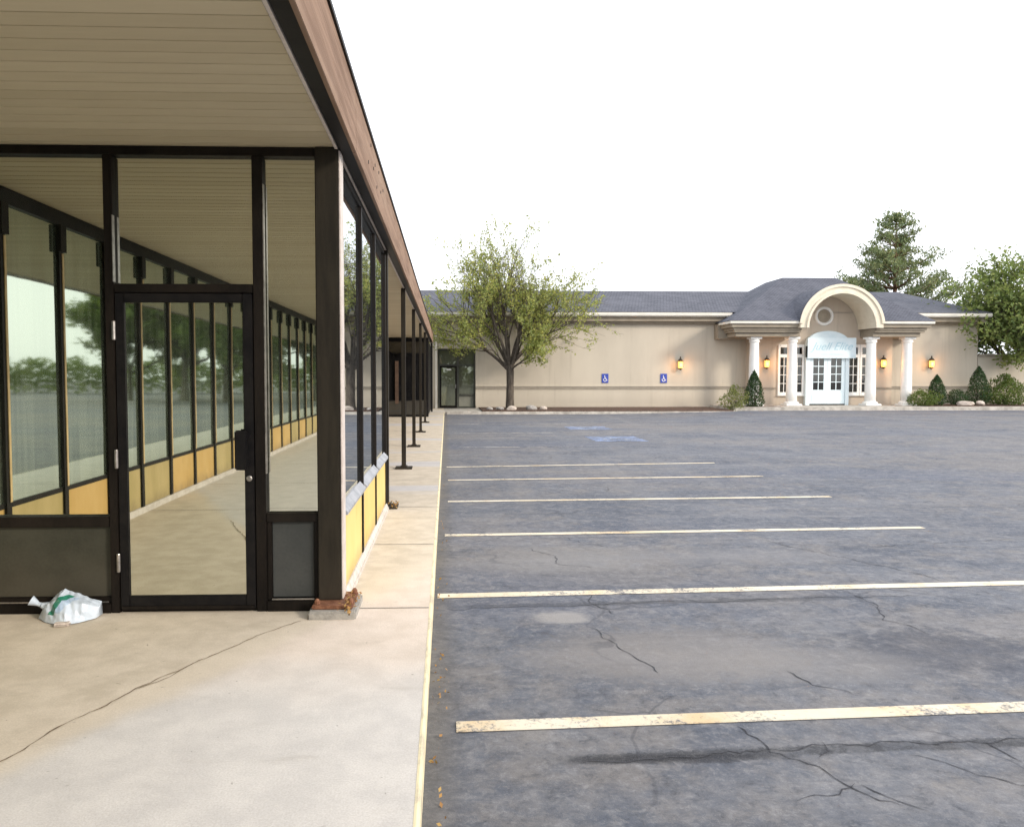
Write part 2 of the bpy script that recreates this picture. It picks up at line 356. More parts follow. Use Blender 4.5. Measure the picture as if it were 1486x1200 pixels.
# ------------------------------------------------------------------ mesh helper
class MB:
    def __init__(s): s.v = []; s.f = []; s.mi = []; s.cur = 0
    def box(s, x0, x1, y0, y1, z0, z1):
        b = len(s.v)
        s.v += [(x0,y0,z0),(x1,y0,z0),(x1,y1,z0),(x0,y1,z0),(x0,y0,z1),(x1,y0,z1),(x1,y1,z1),(x0,y1,z1)]
        s.f += [tuple(b+i for i in q) for q in ((3,2,1,0),(4,5,6,7),(0,1,5,4),(1,2,6,5),(2,3,7,6),(3,0,4,7))]
        return s
    def quad(s, *p):
        b = len(s.v); s.v += [tuple(q) for q in p]; s.f.append(tuple(range(b, b+len(p)))); return s
    def prism(s, poly, a0, a1, axis='y'):
        """poly: 2D points; axis y -> (x,z) swept in y; axis x -> (y,z) swept in x; z -> (x,y)"""
        b = len(s.v); n = len(poly)
        for a in (a0, a1):
            for (u, w) in poly:
                s.v.append((u,a,w) if axis == 'y' else (a,u,w) if axis == 'x' else (u,w,a))
        s.f.append(tuple(range(b, b+n))); s.f.append(tuple(range(b+2*n-1, b+n-1, -1)))
        for i in range(n):
            j = (i+1) % n; s.f.append((b+i, b+n+i, b+n+j, b+j))
        return s
    def lathe(s, c, prof, n=24):
        b = len(s.v); cx, cy, cz = c
        for (r, z) in prof:
            for i in range(n):
                a = 2*math.pi*i/n; s.v.append((cx+r*math.cos(a), cy+r*math.sin(a), cz+z))
        for k in range(len(prof)-1):
            for i in range(n):
                j = (i+1) % n; s.f.append((b+k*n+i, b+k*n+j, b+(k+1)*n+j, b+(k+1)*n+i))
        s.f.append(tuple(b+i for i in range(n-1,-1,-1))); s.f.append(tuple(b+(len(prof)-1)*n+i for i in range(n)))
        return s
    def cone(s, p0, p1, r0, r1, n=6, cap=False):
        p0 = Vector(p0); p1 = Vector(p1); d = (p1-p0)
        if d.length < 1e-6: return s
        d.normalize(); a = d.orthogonal().normalized(); c = d.cross(a); b = len(s.v)
        for (p, r) in ((p0,r0),(p1,r1)):
            for i in range(n):
                t = 2*math.pi*i/n; q = p + a*(r*math.cos(t)) + c*(r*math.sin(t)); s.v.append(tuple(q))
        for i in range(n):
            j = (i+1) % n; s.f.append((b+i, b+j, b+n+j, b+n+i))
        if cap: s.f.append(tuple(range(b+n-1,b-1,-1))); s.f.append(tuple(range(b+n,b+2*n)))
        return s
    def build(s, name, mat, parent=None, bevel=0, smooth=False, loc=None, fixn=True):
        me = bpy.data.meshes.new(name); me.from_pydata(s.v, [], s.f)
        bm = bmesh.new(); bm.from_mesh(me)
        if fixn: bmesh.ops.recalc_face_normals(bm, faces=bm.faces)
        if bevel: bmesh.ops.bevel(bm, geom=[e for e in bm.edges if e.is_manifold and e.calc_face_angle(0) > .5], offset=bevel, segments=2, affect='EDGES', clamp_overlap=True)
        bm.to_mesh(me); bm.free()
        me.materials.append(mat)
        if smooth:
            for p in me.polygons: p.use_smooth = True
        o = bpy.data.objects.new(name, me); C.objects.link(o)
        if parent:
            o.parent = parent
            base = parent
            off = Vector((0,0,0))
            while base: off += base.location; base = base.parent
            if off.length: me.transform(Matrix.Translation(-off))
        return o

def tag(o, label=None, cat=None, group=None, kind=None):
    if label: o['label'] = label
    if cat: o['category'] = cat
    if group: o['group'] = group
    if kind: o['kind'] = kind
    return o
def empty(name, loc, label, cat, group=None):
    o = bpy.data.objects.new(name, None); C.objects.link(o); o.location = loc; o.empty_display_size = .1
    return tag(o, label, cat, group)
def struct(name, mb, mat, **k): return tag(mb.build(name, mat, **k), kind='structure')
def copy_tree(o, loc=None, parent=None):
    c = o.copy(); C.objects.link(c); c.parent = parent
    if loc is not None: c.location = loc
    for ch in list(o.children): copy_tree(ch, None, c)
    return c

rng = random.Random(7)
# ================================================================== SETTING
# asphalt sheet; the lot rises a little toward the store entrance
def sst(t): t = max(0, min(1, t)); return t*t*(3-2*t)
def lotz(x, y): return -.12 + .12*sst((x-6)/8)*sst((y-18)/14)
xs = [-220,-60,-20,-6,-2,-.3,0,2,4,6,7,8,9,10,11,12,13,14,16,20,26,32,60,120,260]
ys = [-240,-120,-60,-30,-10,0,4,8,12,16,18,20,22,24,26,28,30,32,34,36,40,60,120,320]
mb = MB(); mb.v = [(x,y,lotz(x,y)) for y in ys for x in xs]; nx = len(xs)
mb.f = [(j*nx+i, j*nx+i+1, (j+1)*nx+i+1, (j+1)*nx+i) for j in range(len(ys)-1) for i in range(nx-1)]
struct('parking_lot', mb, M['asphalt'])
# walkway (concrete slab under the canopy, out to the kerb)
KX = -.095
mb = MB(); mb.box(-3.5, KX-.022, -40, 38.2, -.4, 0); struct('walkway', mb, M['concrete'])
mb = MB(); mb.prism([(KX-.022,-.3),(KX,-.3),(KX,-.014),(KX-.005,-.003),(KX-.012,.001),(KX-.022,.001)], -40, 34.0, 'y')
struct('kerb', mb, M['kerbpaint'])
# joints and the long crack in the walkway
def strip(mb, pts, w, z, jit=0, seed=1):
    r = random.Random(seed); P = []
    for k in range(len(pts)-1):
        a, b = Vector(pts[k]), Vector(pts[k+1]); n = max(2, int((b-a).length/.04))
        for i in range(n): P.append(a.lerp(b, i/n))
    P.append(Vector(pts[-1])); off = 0; L = []; Rr = []
    for i, p in enumerate(P):
        d = (P[min(i+1,len(P)-1)]-P[max(i-1,0)]).normalized(); nn = Vector((-d.y, d.x))
        off = off*.85 + r.uniform(-jit, jit); q = p + nn*off; ww = w*r.uniform(.35,1.3) if jit else w
        if jit and i in (0, len(P)-1): ww = .001
        L.append(q+nn*ww/2); Rr.append(q-nn*ww/2)
    zz = z if callable(z) else (lambda x, y: z)
    for i in range(len(P)-1):
        mb.quad((*Rr[i],zz(*Rr[i])), (*Rr[i+1],zz(*Rr[i+1])), (*L[i+1],zz(*L[i+1])), (*L[i],zz(*L[i])))
    return mb
mb = MB(); strip(mb, [(-2.3,1.9),(-1.98,2.6),(-1.76,3.12),(-1.667,3.49),(-1.513,3.87),(-1.305,4.29),(-1.099,4.69),(-.9,4.93)], .008, .004, .011, 3)
strip(mb, [(-1.52,3.86),(-1.40,4.02),(-1.36,4.2)], .006, .004, .006, 5)
struct('walkway_crack', mb, M['crack'])
mb = MB()
for y in (-6,-3.5,-1.0,1.2,5.19,7.18,9.25,11.7,13.9,16.1,18.3,20.6,23,25.5,28,31): strip(mb, [(-3.4 if y < 5 else -.66, y),(KX-.024, y)], .012, .0035)
struct('walkway_joint', mb, M['joint'])
# parking lines
lz = lambda x, y: lotz(x,y)+.004
def pline(y0, x0, x1, w, mat, name='parking_line', k=.045):
    mb = MB(); n = 40
    r = random.Random(int(y0*100))
    for i in range(n):
        a = x0+(x1-x0)*i/n; b = x0+(x1-x0)*(i+1)/n
        ya, yb = y0+k*a, y0+k*b
        mb.quad((a,ya-w/2,lz(a,ya)),(b,yb-w/2,lz(b,yb)),(b,yb+w/2,lz(b,yb)),(a,ya+w/2,lz(a,ya)))
    return struct(name, mb, mat)
pline(3.655, .043, 5.3, .115, M['paint']); pline(5.89, -.07, 5.2, .12, M['paint'])
pline(8.16, -.02, 5.19, .11, M['paint']); pline(10.38, .015, 5.26, .11, M['paint'])
pline(12.53, .02, 5.22, .11, M['paint'], k=.06); pline(14.35, .0, 5.1, .11, M['paint'], k=.1)
pline(18.3, .3, 3.2, .1, M['paint_faded']); pline(22.9, .2, 3.1, .12, M['paint_faded']); pline(24.0, 4.2, 6.0, .1, M['paint_faded'], k=-.3)
pline(27.3, .3, 4.2, .12, M['paint_faded'])
pline(33.4, 7.6, 8.7, .16, M['paint_faded'], k=.0); pline(33.5, 10.2, 12.3, .16, M['paint_faded'], k=.02)
# blue accessible bays with a pale symbol
def symbol2d():
    """wheelchair emblem as polylines in a unit square, (u,v) with v up"""
    pl = [[(.42,.72),(.44,.45),(.66,.45),(.78,.18),(.9,.22)], [(.43,.6),(.64,.6)]]
    arc = [(.46+.24*math.cos(a), .32+.24*math.sin(a)) for a in [R(150)+i*R(205)/14 for i in range(15)]]
    pl.append(arc); head = [(.41+.075*math.cos(R(30*i)), .84+.075*math.sin(R(30*i))) for i in range(12)]
    return pl, head
def bluebay(cx, cy, w, h):
    mb = MB(); mb.quad(*[(x,y,lotz(x,y)+.004) for x,y in ((cx-w/2,cy-h/2),(cx+w/2,cy-h/2),(cx+w/2,cy+h/2),(cx-w/2,cy+h/2))])
    struct('blue_bay_paint', mb, M['paint_blue'])
    pl, hd = symbol2d(); mb = MB()
    f = lambda u, v: (cx+(u-.5)*w*.85, cy+(v-.5)*h*.85)
    for p in pl: strip(mb, [f(*q) for q in p], .09, lambda x,y: lotz(x,y)+.008)
    mb.quad(*[(*f(*q), lotz(*f(*q))+.0085) for q in hd])
    struct('bay_symbol_paint', mb, M['paint_white'])
bluebay(4.45, 20.7, 1.36, 1.7); bluebay(4.5, 25.1, 1.32, 1.5)
# asphalt cracks that read in the photograph
mb = MB()
cz = lambda x, y: lotz(x,y)+.003
for k, pts in enumerate([
    [(1.35,3.62),(1.42,3.36),(1.58,3.18),(1.66,3.05),(1.78,2.94)], [(1.66,3.07),(1.55,3.0),(1.36,2.96)], [(1.66,3.06),(1.74,2.99),(1.80,2.86)],
    [(2.0,3.3),(2.25,3.12),(2.38,3.0),(2.55,2.9)], [(2.42,3.42),(2.5,3.25)], [(1.7,3.45),(1.62,3.3)],
    [(.8,7.5),(.93,7.2),(.98,6.9),(1.25,6.7)], [(1.2,8.0),(1.35,7.7),(1.55,7.5)], [(3.2,7.85),(3.5,7.3),(3.75,6.8),(4.0,6.3),(4.05,6.1)],
    [(.95,5.1),(1.05,4.7),(1.18,4.3)], [(.0,5.55),(.6,5.6),(1.4,5.66),(2.6,5.75),(3.6,5.78)], [(.6,3.33),(1.4,3.38),(2.4,3.44),(3.0,3.47)],
    [(4.2,7.5),(5.5,7.75),(7,7.8)], [(1.1,6.0),(1.0,5.7),(1.15,5.4)], [(3.0,6.0),(3.1,5.6),(2.95,5.2),(3.1,4.9)], [(1.9,4.3),(1.95,4.1),(2.1,3.95)],
    [(6,11.5),(6.6,10.4),(7.4,9.6)], [(5.2,14),(6.2,13.2),(7.5,12.8)], [(8,20),(9.5,19.2),(11,19)], [(2,12.2),(2.4,11.7),(2.3,11.2)]]):
    strip(mb, pts, .0065, cz, .022, 20+k)
struct('parking_lot_crack', mb, M['acrack'])

# planting beds and pavement in front of the far store
mb = MB(); mb.box(1.55, 12.6, 34.35, 37.99, -.3, .05); struct('planting_bed', mb, M['mulch'])
mb = MB(); mb.box(.0, 12.75, 34.2, 34.34, -.3, .0).box(12.61, 12.75, 34.345, 35.0, -.3, .0); struct('kerb', mb, M['concrete2'], bevel=.02)
mb = MB(); mb.box(KX-.029, 1.54, 34.35, 37.98, -.3, -.004); struct('pavement', mb, M['concrete2'])
mb = MB(); mb.box(12.76, 34, 34.75, 37.96, -.3, .15); struct('pavement', mb, M['concrete2'], bevel=.02)
mb = MB(); mb.box(12.9, 15.1, 35.2, 36.1, .1, .158); struct('planting_bed', mb, M['mulch'])
mb = MB(); mb.box(22.0, 33.5, 35.4, 37.9, .1, .17); struct('planting_bed', mb, M['mulch'])

# ================================================================== STRIP MALL (left)
ST = empty('shopping_building', (-2.0, 5.15, 0), 'long low shopping building with brown fascia, boarded soffit and dark glass entrance', 'building')
YN, YF = -34, 34.4
# soffit: boards with real grooves
mb = MB(); prof = []
b = .127; y = math.floor(YN/b)*b; z = 2.985
while y < YF:
    prof += [(y+.004, z+.012), (y+.009, z), (y+b-.003, z), (y+b-.001, z+.012)]; y += b
poly = prof + [(prof[-1][0], z+.06), (prof[0][0], z+.06)]
for k in range(len(prof)-1):
    mb.quad((-3.44,*prof[k]), (-.716,*prof[k]), (-.716,*prof[k+1]), (-3.44,*prof[k+1]))
mb.build('soffit', M['soffit'], ST)
mb = MB(); mb.box(-.706, -.688, YN, YF, 2.968, 3.05); mb.build('soffit_trim', M['alu'], ST)
mb = MB(); mb.box(-.684, -.604, YN, YF, 2.975, 3.3); mb.build('fascia_backing', M['black'], ST)
mb = MB()
yy = YN
while yy < YF:
    y2 = min(yy+4.9, YF); mb.box(-.602, -.578, yy+.002, y2-.002, 2.965, 3.355); yy = y2
fa = mb.build('fascia', M['fascia'], ST, bevel=.003)
for (y, z) in ((6.2,3.30),(6.55,3.24),(6.42,3.18),(6.9,3.27),(7.1,3.15),(6.0,3.12),(7.35,3.22),(6.7,3.10)):
    mb = MB(); mb.prism([(y+.014*math.cos(R(45*i)), z+.014*math.sin(R(45*i))) for i in range(8)], -.579, -.574, 'x')
    mb.build('bolt_hole', M['black'], fa)
mb = MB(); mb.box(-.72, -.565, YN, YF+.02, 3.358, 3.385); mb.build('drip_edge', M['bronze'], ST)
mb = MB(); mb.box(-16, -.73, YN, YF, 3.06, 3.37); mb.build('roof', M['roofmem'], ST)
mb = MB(); mb.box(-16, -3.62, YN, 37.9, -.3, 3.05); mb.build('wall', M['stucco'], ST)

# ---- vestibule facing the camera (plane y = 5.15)
Y0, Y1 = 5.149, 5.245
def bronze(name, boxes, parent=ST, mat='bronze', bevel=.004):
    mb = MB()
    for b in boxes: mb.box(*b)
    return mb.build(name, M[mat], parent, bevel=bevel)
fr = bronze('entrance_frame', [(-3.44,-.84,Y0,Y1,2.927,2.982), (-2.168,-2.113,Y0-.006,Y1,.0,2.926), (-1.236,-1.17,Y0-.006,Y1,.0,2.926),
    (-2.112,-1.237,Y0,Y1,2.062,2.118), (-3.44,-2.169,Y0,Y1,.56,.628), (-3.44,-2.169,Y0-.01,Y1,.0,.062), (-3.44,-2.169,Y0+.012,Y1,.063,.1),
    (-1.169,-.838,Y0,Y1,.584,.641), (-1.169,-.838,Y0-.01,Y1,.0,.07), (-1.169,-1.14,Y0+.01,Y1,.071,.583), (-.866,-.838,Y0+.01,Y1,.071,.583), (-2.112,-1.237,Y0+.02,Y1,.0,.014)])
bronze('frame_edge', [(-3.44,-2.19,Y0+.005,Y0+.011,.066,.074)], fr, 'steel', 0)
bronze('frame_edge', [(-1.139,-.867,Y0+.003,Y0+.02,.073,.081)], fr, 'steel', 0)
bronze('frame_edge', [(-2.118,-2.1122,Y0-.004,Y0+.03,2.13,2.55)], fr, 'steel', 0)
bronze('frame_edge', [(-1.1695,-1.163,Y0-.004,Y0+.03,.9,2.75)], fr, 'steel', 0)
def pane(x0, x1, z0, z1, y=5.2, mat='front_glass', parent=ST, name='window_pane'):
    mb = MB(); mb.box(x0, x1, y, y+.008, z0, z1); return mb.build(name, M[mat], parent)
pane(-3.43,-2.169,.629,2.926); pane(-1.169,-.838,.642,2.926); pane(-2.112,-1.237,2.119,2.926)
bronze('kick_panel', [(-3.44,-2.169,Y0+.03,Y0+.05,.101,.559)], ST, 'kick')
o = bronze('kick_panel', [(-1.139,-.867,Y0+.03,Y0+.05,.085,.583)], ST, 'kick_blue'); o['label'] = 'small grey panel beside the corner post'
# door
DY = Y0-.004
door = bronze('door', [(-2.108,-2.052,DY,DY+.045,.02,2.056), (-1.304,-1.242,DY,DY+.045,.02,2.056), (-2.051,-1.305,DY,DY+.045,2.0,2.056), (-2.051,-1.305,DY,DY+.045,.02,.108)], ST, 'black', .004)
mb = MB(); mb.box(-2.051,-1.305,DY+.018,DY+.026,.109,1.999); mb.build('door_glass', M['front_glass'], door)
for z in (.33, 1.0, 1.82):
    mb = MB()
    mb.lathe((-2.112, DY-.012, z), [(.010,-.06),(.012,-.055),(.012,.055),(.010,.06)], 10); mb.build('hinge', M['steel'], door)
mb = MB(); mb.box(-1.352,-1.273,DY-.06,DY-.035,.93,1.185).box(-1.29,-1.262,DY-.035,DY-.001,.95,.985).box(-1.29,-1.262,DY-.035,DY-.001,1.13,1.165)
mb.build('door_handle', M['black'], door, bevel=.008)
mb = MB(); mb.v = []; mb.lathe((0,0,0), [(.019,0),(.019,.012),(.014,.016)], 14)
mb.v = [(x-1.272, DY-.001-z, y+.872) for (x,y,z) in mb.v]; mb.build('lock_cylinder', M['steel'], door)
bronze('door_sweep', [(-2.10,-1.25,DY-.008,DY-.001,.022,.045)], door, 'bronze', 0)
# corner post with pale corner trim, on a rusty foot and pad
mb = MB(); mb.box(-.836,-.688,5.13,5.29,.075,2.982); cp = mb.build('corner_post', M['bronze_post'], ST, bevel=.006)
bronze('corner_trim', [(-.687,-.676,5.15,5.30,.075,2.966)], cp, 'alu', .003)
bronze('base_plate', [(-.86,-.60,5.0,5.35,.05,.073)], cp, 'rust', .006)
bronze('pad', [(-.875,-.575,4.95,5.38,-.01,.049)], cp, 'padcon', .01)
for (x, y) in ((-.62,5.06),(-.62,5.30),(-.83,5.05)):
    mb = MB(); mb.lathe((x,y,.074), [(.018,0),(.018,.02),(.008,.034)], 8); mb.build('anchor_bolt', M['rust'], cp)
# ---- side of the vestibule facing the lot (x = -.68)
XP = -.712
mull = (6.52, 7.74, 9.02)
bays = ((5.31,6.515),(6.585,7.735),(7.805,9.015))
bronze('side_header', [(-.80,-.70,5.31,9.015,2.905,2.966)])
for (a, b_), nm in zip(bays, (1,2,3)):
    mb = MB(); mb.box(XP-.008, XP, a, b_, .67, 2.9); mb.build('window_pane', M['side_glass'], ST)
    bronze('window_sill', [], ST) if False else None
    mb = MB(); mb.prism([(-.80,.60),(-.664,.60),(-.664,.618),(-.711,.669),(-.80,.669)], a+.002, b_-.002, 'y'); mb.build('window_sill', M['sill'], ST)
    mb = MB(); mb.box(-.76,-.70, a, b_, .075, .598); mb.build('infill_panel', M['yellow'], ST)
for m_ in mull:
    w = .068
    mb = MB(); mb.box(-.80,-.688,m_,m_+w,.075,2.904); mb.build('mullion', M['bronze'], ST, bevel=.004)
mb = MB(); mb.box(-.82,-.664,5.39,9.09,-.01,.03).prism([(-.82,.03),(-.672,.03),(-.69,.074),(-.82,.074)], 5.39, 9.09, 'y')
mb.build('base_curb', M['basecurb'], ST)
bronze('vestibule_rear_wall', [(-3.42,-.83,9.0,9.08,0,2.97)], ST, 'bronze', 0)
# ---- free-standing posts along the walkway
mb = MB(); mb.box(-.745,-.675,-.06,.06,.03,2.97); post0 = mb.build('support_post', M['bronze_post'], ST, bevel=.006)
mb = MB(); mb.box(-.85,-.57,-.14,.14,.0,.028).box(-.765,-.655,-.08,.08,.0281,.05); bp = mb.build('base_plate', M['bronze_post'], post0, bevel=.004)
# keep the post's own origin at its foot
py = [9.24, 13.15, 17.25, 21.7, 26.2]
for k, yv in enumerate(py):
    o = post0 if k == 0 else post0.copy()
    if k: 
        C.objects.link(o); o.parent = ST
        q = bp.copy(); C.objects.link(q); q.parent = o
    o.location.y = yv
# ---- far vestibule closing the walkway
bronze('far_entrance_frame', [(-3.42,-.68,29.9,30.0,2.82,2.97), (-3.42,-.68,29.9,30.0,0,.08), (-.76,-.68,29.9,34.3,.081,2.819), (-1.62,-1.52,29.9,30,.081,2.819), (-2.5,-2.42,29.9,30,.081,2.819)], ST, 'black')
for (a, b_) in ((-3.42,-2.501),(-2.419,-1.621),(-1.519,-.761)): pane(a, b_, .081, 2.819, 29.95, 'dark_glass')
mb = MB(); mb.box(-.74,-.70,30.02,34.28,.08,2.9); mb.build('far_side_wall', M['bronze'], ST)
mb = MB(); mb.box(-.68,-.60,34.25,34.4,.0,2.96); mb.build('end_pier', M['black'], ST)
# a doorway recess with a brown door leaf seen in the gloom
bronze('far_door', [(-1.93,-1.80,29.86,29.895,.5,2.1)], ST, 'bark_brown', .002)
# ---- storefront along the walkway, seen mirrored in the entrance glass
XS = -3.44
ymul = []; yv = 5.1-.95
while yv > -24: ymul.append(yv); yv -= .93
edges = [5.05]+ymul
bronze('storefront_beam', [(XS-.1,XS+.05,-24.5,5.1,2.86,2.98)], ST, 'black', 0)
bronze('storefront_rail', [(XS-.1,XS+.03,-24.5,5.1,.505,.545)], ST, 'bronze', 0)
bronze('storefront_base', [(XS-.1,XS+.05,-24.5,5.1,-.01,.07)], ST, 'basecurb', 0)
mm = None
for k, yv in enumerate(ymul):
    if k == 0:
        mb = MB(); mb.box(XS-.1,XS+.045,-.035,.035,.071,2.859).box(XS+.046,XS+.07,-.05,.05,2.62,2.855); mm = mb.build('mullion', M['bronze'], ST);  # wider dark block at the head stands in for the soffit's shade
        mb = MB(); mb.box(XS+.046,XS+.052,-.034,-.006,.55,2.61); mt = mb.build('lit_edge', M['tan'], mm)  # tan strip paints in the sunlit edge of the mullion
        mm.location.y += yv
    else:
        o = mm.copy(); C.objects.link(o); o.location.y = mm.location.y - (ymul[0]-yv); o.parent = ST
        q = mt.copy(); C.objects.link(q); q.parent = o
pn = {}
for k in range(len(edges)-1):
    ya, yb = edges[k+1]+.037, edges[k]-.037
    mb = MB(); mb.box(XS+.01,XS+.018,ya,yb,.546,2.859); mb.build('window_pane', M['store_glass'], ST)
    key = ('orange','ochre','orange','ochre','ochre','orange')[k % 6]
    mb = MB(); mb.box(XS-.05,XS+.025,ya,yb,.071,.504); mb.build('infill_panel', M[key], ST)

# ================================================================== FAR STORE
FB = empty('store_building', (12, 38, 0), 'beige stucco store with slate hip roof, arched portico and white columns', 'building')
WY = 38.0
mb = MB(); mb.box(-8,-.42,WY,46,0,4.2).box(1.39,26.0,WY,46,0,4.2).box(-.419,1.389,WY,46,2.85,4.2).box(-.419,1.389,WY+.35,46,0,2.849)
wall = mb.build('wall', M['stucco'], FB)
mb = MB(); mb.box(14.5,21.4,37.4,37.995,.1,3.95); 
cx, czz = 18.08, 3.74
pts = [(cx+1.62*math.cos(R(a)), czz+1.62*math.sin(R(a))) for a in range(0,181,9)]
mb.prism([(cx+1.62,3.2)]+pts+[(cx-1.62,3.2)], 37.42, 37.99, 'y')
mb.build('entrance_wall', M['stucco_warm'], FB)
# dark band course and score lines
mb = MB()
mb.box(1.42,14.499,WY-.035,WY-.002,.91,1.0).box(21.401,26.01,WY-.035,WY-.002,.91,1.0).box(14.46,15.75,37.365,37.398,.91,1.0).box(20.4,21.44,37.365,37.398,.91,1.0).box(26.002,26.035,WY,46,.91,1.0)
mb.build('band_course', M['band'], FB)
mb = MB(); mb.box(1.42,14.499,WY-.05,WY-.003,1.03,1.07).box(21.401,26.01,WY-.05,WY-.003,1.03,1.07).box(1.42,14.499,WY-.06,WY-.003,.0,.12); mb.build('band_ledge', M['stucco'], FB)
# eaves: gutter, cornice
mb = MB(); mb.box(-8,13.6,37.42,37.98,4.36,4.40).box(-8,13.6,37.40,37.98,4.401,4.56).box(22.2,26.3,37.42,37.98,4.36,4.40).box(22.2,26.3,37.40,37.98,4.401,4.56).box(26.02,26.3,37.99,46.2,4.36,4.56)
mb.build('gutter', M['gutter'], FB, bevel=.02)
mb = MB(); mb.box(-8,13.9,37.62,37.99,4.14,4.355).box(21.9,26.18,37.62,37.99,4.14,4.355).box(26.01,26.18,38.0,46,4.14,4.355).box(-8,13.9,37.78,37.991,4.05,4.139).box(21.9,26.1,37.78,37.991,4.05,4.139)
mb.build('cornice', M['cornice'], FB, bevel=.015)
# main roof, hipped at the right-hand end
mb = MB(); e, rz_, ry = 4.565, 6.15, 43.0
mb.quad((-8,37.38,e),(26.33,37.38,e),(24.8,ry,rz_),(-8,ry,rz_)); mb.quad((26.33,37.38,e),(26.33,48.6,e),(24.8,ry,rz_)); mb.quad((26.33,48.6,e),(-8,48.6,e),(-8,ry,rz_),(24.8,ry,rz_)); mb.quad((-8,37.38,e),(-8,ry,rz_),(-8,48.6,e))
mb.v = [(26.33+(v[0]-26.33)*1.0 if v[0] != 24.8 else 27.4-2.0+2.2, v[1], v[2]) if False else v for v in mb.v]
mb.build('roof', M['shingle'], FB)
# portico: hip roof with a hole for the barrel arch
HE, HX0, HX1, HY = 4.06, 12.90, 22.5, 35.78
RZ, RY, RX0, RX1 = 6.52, 39.9, 17.05, 19.8
RO = 1.97
sl = (RZ-HE)/(RY-HY)
def onfront(x, z): return (x, HY+(z-HE)/sl, z)
a0 = math.asin((HE-czz)/RO)
arc = [(cx+RO*math.cos(t), czz+RO*math.sin(t)) for t in [a0+(math.pi-2*a0)*i/28 for i in range(29)]]
mb = MB()
mb.quad((HX1,HY,HE),(RX1,RY,RZ),(RX0,RY,RZ),(HX0,HY,HE),*[onfront(*p) for p in reversed(arc)])
BY = 2*41-HY
mb.quad((HX0,HY,HE),(RX0,RY,RZ),(RX0,42.1,RZ),(HX0,BY,HE)); mb.quad((HX1,HY,HE),(HX1,BY,HE),(RX1,42.1,RZ),(RX1,RY,RZ))
mb.quad((RX0,RY,RZ),(RX1,RY,RZ),(RX1,42.1,RZ),(RX0,42.1,RZ)); mb.quad((HX0,BY,HE),(RX0,42.1,RZ),(RX1,42.1,RZ),(HX1,BY,HE))
mb.build('portico_roof', M['shingle'], FB)
def ringpts(r, a, b, n=32): return [(cx+r*math.cos(R(a+(b-a)*i/n)), czz+r*math.sin(R(a+(b-a)*i/n))) for i in range(n+1)]
mb = MB(); o_, i_ = ringpts(RO+.03,8,172), ringpts(RO-.03,172,8)
mb.prism(o_+i_, HY-.0, 39.0, 'y'); mb.build('arch_roof', M['shingle'], FB)
mb = MB()
def ring(mb, ro, ri, y0, y1, a=0, b=180, n=36):
    P, Q = ringpts(ro,a,b,n), ringpts(ri,a,b,n)
    for k in range(n):
        mb.quad((P[k][0],y0,P[k][1]),(P[k+1][0],y0,P[k+1][1]),(Q[k+1][0],y0,Q[k+1][1]),(Q[k][0],y0,Q[k][1]))
        mb.quad((P[k][0],y1,P[k][1]),(Q[k][0],y1,Q[k][1]),(Q[k+1][0],y1,Q[k+1][1]),(P[k+1][0],y1,P[k+1][1]))
        mb.quad((Q[k][0],y0,Q[k][1]),(Q[k+1][0],y0,Q[k+1][1]),(Q[k+1][0],y1,Q[k+1][1]),(Q[k][0],y1,Q[k][1]))
        mb.quad((P[k][0],y0,P[k][1]),(P[k][0],y1,P[k][1]),(P[k+1][0],y1,P[k+1][1]),(P[k+1][0],y0,P[k+1][1]))
ring(mb, 1.935, 1.60, 35.74, 37.40); ring(mb, 1.99, 1.86, 35.68, 35.735, 6, 174); ring(mb, 1.66, 1.56, 35.66, 35.735)
mb.build('arch', M['cream'], FB, fixn=False)
# entablature blocks either side of the arch
def entab(x0, x1, side):
    o0 = (lambda d: x0-d) if side < 0 else (lambda d: x0)
    o1 = (lambda d: x1) if side < 0 else (lambda d: x1+d)
    mb = MB()
    mb.box(o0(0), o1(0), 35.80, 37.98 if 0 else 37.39, 3.93, 4.055); g1 = mb.build('portico_gutter', M['gutter'], FB, bevel=.02)
    mb = MB(); mb.box(o0(-.12), o1(-.12), 35.92, 37.39, 3.76, 3.928).box(o0(-.24), o1(-.24), 36.04, 37.39, 3.64, 3.759)
    mb.build('portico_cornice', M['cornice'], FB, bevel=.02)
    mb = MB(); mb.box(o0(-.3), o1(-.3), 36.10, 37.39, 3.55, 3.639); mb.box(o0(-.42), o1(-.42), 36.25, 37.39, 3.36, 3.549)
    mb.build('portico_frieze', M['cream'] if 0 else M['cornice'], FB, bevel=.015)
entab(12.92, 16.36, -1); entab(19.80, 22.48, 1)
mb = MB(); mb.box(12.92,14.49,37.395,37.96,3.3,4.0).box(21.41,22.48,37.395,37.96,3.3,4.0); mb.build('portico_return', M['cornice'], FB)
